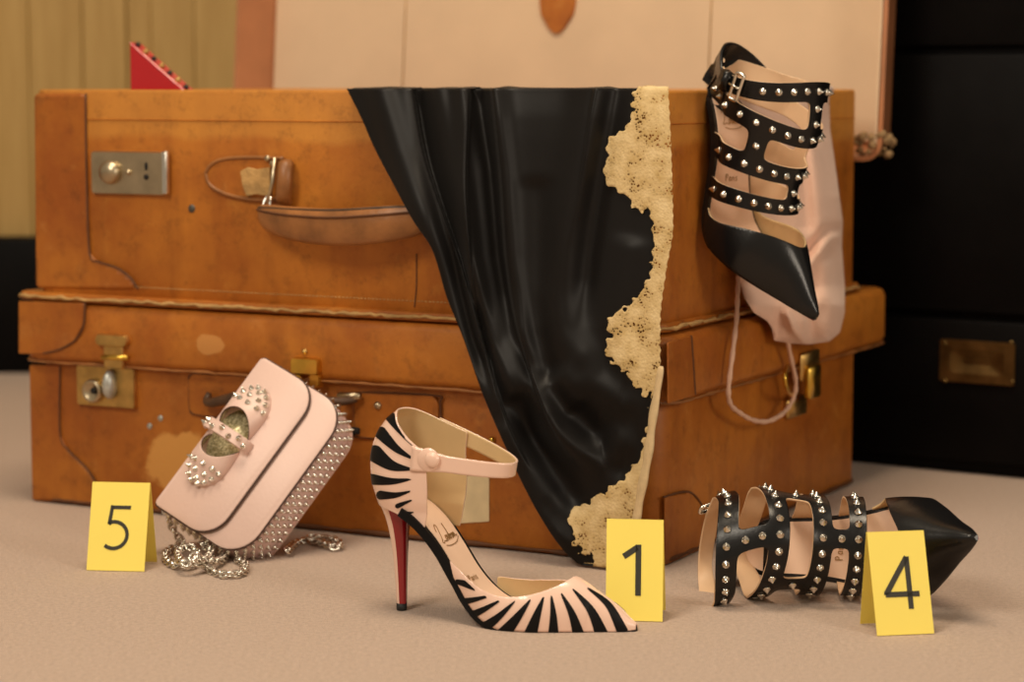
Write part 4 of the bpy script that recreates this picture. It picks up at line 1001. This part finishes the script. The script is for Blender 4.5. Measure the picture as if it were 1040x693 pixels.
def bag_loft(name, rows, m, z0=0.0, z1=HB, hw=HWB, r=RB):
    L = [[(p[0], y, p[1]) for p in bag_outline(hw - i, z0 + i, z1 - i, r - i * .8)] for i, y in rows]
    o = mk(name, *loft(L), m, bag); o.data.set_sharp_from_angle(angle=math.radians(45)); return o
bag_loft('gusset', [(.0022, .001), (.0010, .006), (.0, .014), (-.0008, DB / 2), (.0, DB - .014), (.0010, DB - .006), (.0022, DB - .001)], 'gusset')
bag_loft('front_panel', [(0, .0020), (0, .0003), (.0010, -.0004)], 'bag')
bag_loft('back_panel', [(.0010, DB + .0004), (0, DB - .0003), (0, DB - .002)], 'bag')
def outline_tube(name, hw, z0, z1, r, y, rad, parent, m='bag_edge'):
    return tube(name, [(p[0], y, p[1]) for p in bag_outline(hw, z0, z1, r)], rad, m, parent, 6, closed=True)
outline_tube('edge_binding', HWB + .0002, -.0002, HB, RB, .0016, .0011, bag)
FZ0 = .034
flap = bag_loft('flap', [(.0, -.0022), (0, -.0048), (.0012, -.0056)], 'bag', z0=FZ0, z1=HB + .003, hw=HWB + .0005, r=.027)
outline_tube('flap_edge', HWB + .0008, FZ0 - .0003, HB + .003, .027, -.0030, .0013, flap)
mk('flap_top', *loft([[(p[0], p[1], HB + .0005 + d) for p in rrect(-HWB, HWB, -.0055, DB, .004, 3)] for d in (0, .0028)]), 'bag', flap)
# bow: two open loops lined with glitter, a cross strap
bc = BP(233, 444, -.006)
bx, bz = float(bc[0]), float(bc[2])
BSTUD = stud_mesh('small_stud', .0030, .0050, 'silver'); BSTUD2 = stud_mesh('tiny_stud', .0026, .0050, 'silver')
bow = mk('bow_base', *loft([[(bx + .030 * math.cos(a), y, bz + .0175 * math.sin(a)) for a in np.linspace(0, 2 * PI, 28, endpoint=False)] for y in (-.0054, -.0066)]), 'glitter', bag)
bow['label'] = 'gold glitter underside of the bow'
for sd in (1, -1):
    dd = np.linspace(.004, .054, 40); ph = np.linspace(0, PI, 40); Q = np.zeros((40, 40, 3))
    hwf = smoother([0, .012, .028, .040, .050, .056], [.0165, .0195, .0205, .0185, .0125, .004]); hhf = smoother([0, .012, .028, .042, .056], [.0175, .0180, .0150, .0085, .0035])
    for i, d in enumerate(dd):
        Q[i, :, 0] = bx + sd * d; Q[i, :, 1] = -.0056 - float(hhf(d)) * np.sin(ph) ** .9; Q[i, :, 2] = bz + float(hwf(d)) * np.cos(ph)
    fld = dd[:, None] - (.0065 + .020 * np.sin(ph)[None, :] ** 1.2)
    lp_ = clipped('bow_loop', Q, fld, ['bag', 'glitter', 'bag_edge'], bag, outward=lambda c: (0, -1, (c[2] - bz) * 30)); solidify(lp_, .0016, -1, 1, 2)
    nq = grid_normals(Q); 
    if nq[20, 20, 1] > 0: nq = -nq
    for i, js in ((24, (6, 13, 20, 27, 33)), (30, (8, 16, 24, 31)), (35, (10, 20, 29)), (38, (14, 25))):
        for j in js: place('stud', BSTUD, lp_, Q[i, j], nq[i, j])
st_ = []
for a in np.linspace(0, PI, 24):
    st_.append((bz + .0265 * math.cos(a), -.0056 - .0165 * math.sin(a) ** .6))
L = [[(bx + w_, y_ - t_, z_) for w_, t_ in ((-.0058, 0), (.0058, 0), (.0050, .0018), (-.0050, .0018))] for z_, y_ in st_]
cs = mk('bow_strap', *loft(L), 'bag', bag); cs.data.set_sharp_from_angle(angle=math.radians(40))
for k in range(2, 22, 3):
    z_, y_ = st_[k]; n_ = Vector((0, -.6 - math.sin(PI * k / 23), 1.2 * math.cos(PI * k / 23))); place('stud', BSTUD, cs, (bx + (.0018 if k % 2 else -.0018), y_ - .0017, z_), n_)
# studded gusset
ol = bag_outline(HWB, 0, HB, RB, n=16); path = ol[34:] + [ol[0]]
path = [(-HWB, HB - .004)] + path
PA = np.array(path); LL = np.r_[0, np.cumsum(np.linalg.norm(np.diff(PA, axis=0), axis=1))]
step = .0082; rows = (.0075, .0172, .0270, .0370)
gus = [c for c in bag.children if c.name.startswith('gusset')][0]
for r_i, yy in enumerate(rows):
    s = .006 + (step / 2 if r_i % 2 else 0)
    while s < LL[-1] - .004:
        q = np.array([np.interp(s, LL, PA[:, k]) for k in (0, 1)]); q2 = np.array([np.interp(s + .001, LL, PA[:, k]) for k in (0, 1)]); tg = q2 - q; n_ = np.array([tg[1], 0, -tg[0]])
        if np.dot(n_, [q[0], 0, q[1] - .06]) < 0: n_ = -n_
        place('stud', BSTUD2, gus, (q[0] + n_[0] * .3, yy, q[1] + n_[2] * .3), n_); s += step
# chain: joined small links lying in a heap and trailing behind
def chain(pts, name):
    P = spline(pts, 400); d = np.r_[0, np.cumsum(np.linalg.norm(np.diff(P, axis=0), axis=1))]; n = int(d[-1] / .0062); Q = np.array([[np.interp(k * .0062, d, P[:, c]) for c in range(3)] for k in range(n + 1)])
    Q[:, 2] = np.maximum(Q[:, 2], .0030)
    parts = []; rot = Matrix(BR.tolist()).transposed()
    for k in range(len(Q)):
        a = Q[max(k - 1, 0)]; b = Q[min(k + 1, len(Q) - 1)]; t_ = Vector(b - a).normalized()
        mt = Matrix.Translation(Vector(Q[k])) @ t_.to_track_quat('X', 'Z').to_matrix().to_4x4() @ Matrix.Rotation(PI / 4 + (k % 2) * PI / 2, 4, 'X')
        ring_ = [(.0046 * math.cos(u), .0034 * math.sin(u), 0) for u in np.linspace(0, 2 * PI, 10, endpoint=False)]
        V, Fc = tube_geo(ring_, .0013, 5, True); V = [rot @ (mt @ Vector(v) - Vector(BT)) for v in V]; parts.append((V, Fc))
    o = mk(name, *join_geo(parts), 'silver', bag, weld=False); o['kind'] = 'stuff'; return o
def fz(px, py, z): p = G(px, py, z); return tuple(p)
chain([fz(169, 517, .040), fz(171, 528, .030), fz(178, 542, .016), fz(184, 552, .006), fz(174, 558, .004), fz(167, 565, .004), fz(176, 574, .004), fz(194, 573, .006), fz(200, 562, .009), fz(190, 556, .012), fz(180, 562, .012), fz(186, 572, .012), fz(204, 572, .010), fz(214, 561, .010), fz(205, 553, .014), fz(219, 552, .012), fz(230, 560, .006), fz(222, 570, .006), fz(205, 568, .014), fz(196, 566, .018), fz(210, 578, .004), fz(228, 584, .004), fz(245, 582, .004), fz(249, 574, .004), fz(240, 568, .004)], 'chain')
chain([fz(292, 560, .006), fz(300, 553, .005), fz(312, 549, .004), fz(325, 551, .004), fz(338, 556, .004), fz(346, 555, .004), fz(340, 549, .006), fz(326, 547, .006), fz(312, 546, .008)], 'chain')
tube('chain_ring', [np.array(Matrix(BR.tolist()).transposed() @ (Vector(fz(169, 517, .042)) - Vector(BT))) + .005 * np.array([math.cos(u), .3 * math.sin(u), math.sin(u)]) for u in np.linspace(0, 2 * PI, 14, endpoint=False)], .0012, 'silver', bag, 6, closed=True)

# ------------------------------------------------------------------ pink cotton shoe bag hanging behind the upper sandal
db = thing('dust_bag', 'pale pink cotton drawstring shoe bag hanging behind the upper sandal', 'cloth bag', tuple(SO), SROTE)
outl = [(738, 86), (842, 86), (843, 130), (850, 180), (856, 225), (855, 250), (858, 290), (858, 318), (853, 338), (842, 347), (822, 350), (804, 349), (786, 346), (784, 333), (779, 326), (766, 318), (756, 303), (751, 284), (745, 255), (738, 190), (735, 130)]
nx, ny = 70, 100
xs_ = np.linspace(733, 861, nx); yy_ = np.linspace(84, 353, ny); A, B = np.meshgrid(xs_, yy_, indexing='ij'); sd = polysd(A, B, outl)
sd_in = np.minimum(sd, (B - 60) * 1.0)
bul = np.clip(sd_in / 26.0, 0, 1); bul = np.sqrt(np.clip(bul * (2 - bul), 0, 1))
off0 = .0045 + np.interp(B, [84, 120, 290, 310, 353], [.0, .002, .006, .018, .020]) + .016 * np.clip((A - 790) / 60, 0, 1) * np.clip((B - 120) / 80, 0, 1)
wr = np.zeros_like(A)
for pl, a, w in (([(845, 240), (826, 262), (812, 290)], .006, 6), ([(852, 232), (838, 236), (815, 262)], -.005, 5), ([(826, 150), (834, 220), (836, 300)], .005, 9), ([(800, 320), (806, 335), (815, 346)], .004, 4), ([(812, 300), (822, 325), (826, 346)], -.004, 6), ([(840, 270), (846, 310), (840, 340)], .004, 7), ([(815, 140), (818, 230)], -.003, 7)):
    d, f = segdist(A, B, pl); wr += a * np.exp(-(d / w) ** 2)
front_o = off0 + bul * (.3 + .7 * np.clip((A - 785) / 30, 0, 1)) * (.010 + .010 * np.clip((B - 200) / 100, 0, 1)) + wr * bul
FG = np.array([[SP(A[i, j], B[i, j], front_o[i, j]) for j in range(ny)] for i in range(nx)])
BG = np.array([[SP(A[i, j], B[i, j], off0[i, j]) for j in range(ny)] for i in range(nx)])
v1, f1 = clip_grid(FG, sd); v2, f2 = clip_grid(BG, sd)
V, Fc = join_geo([(v1, f1), (v2, [q[::-1] for q in f2])])
bd = mk('bag_cloth', V, Fc, 'cloth', db, weld=True, fixn=False)
if sum(p.normal.x * p.area * (1 if i < len(f1) else 0) for i, p in enumerate(bd.data.polygons)) < 0: bd.data.flip_normals()
# the top goes over the rim into the case
ya, yb = SP(740, 90)[1], SP(840, 90)[1]
rows_ = [(.006, -.004), (.006, .0015), (.002, .0035), (-.006, .0036), (-.012, .0), (-.013, -.04), (-.016, -.11)]
Q = np.array([[(x_, y_, .430 + z_) for x_, z_ in rows_] for y_ in np.linspace(ya, yb, 12)])
o = clipped('folded_top', Q, np.ones(Q.shape[:2]), ['cloth'], db, outward=lambda c: (0, 0, 1)); solidify(o, .001, 1)
cp_ = [(750, 280, .012), (749, 300, .018), (748, 325, .021), (744, 360, .024), (740, 395, .022), (742, 411, .020), (752, 420, .020), (765, 427, .020), (780, 428, .020), (795, 420, .020), (805, 406, .020), (808, 388, .022), (802, 358, .026), (797, 330, .032), (796, 318, .036)]
tube('drawstring', spline([SP(*c) for c in cp_], 90), [.0024 + .0004 * math.sin(i * 1.7) for i in range(90)], 'cord', db, 7)
tube('drawstring_end', spline([SP(806, 318, .036), SP(804, 332, .036), SP(812, 344, .036)], 14), .0007, 'cord', db, 5)
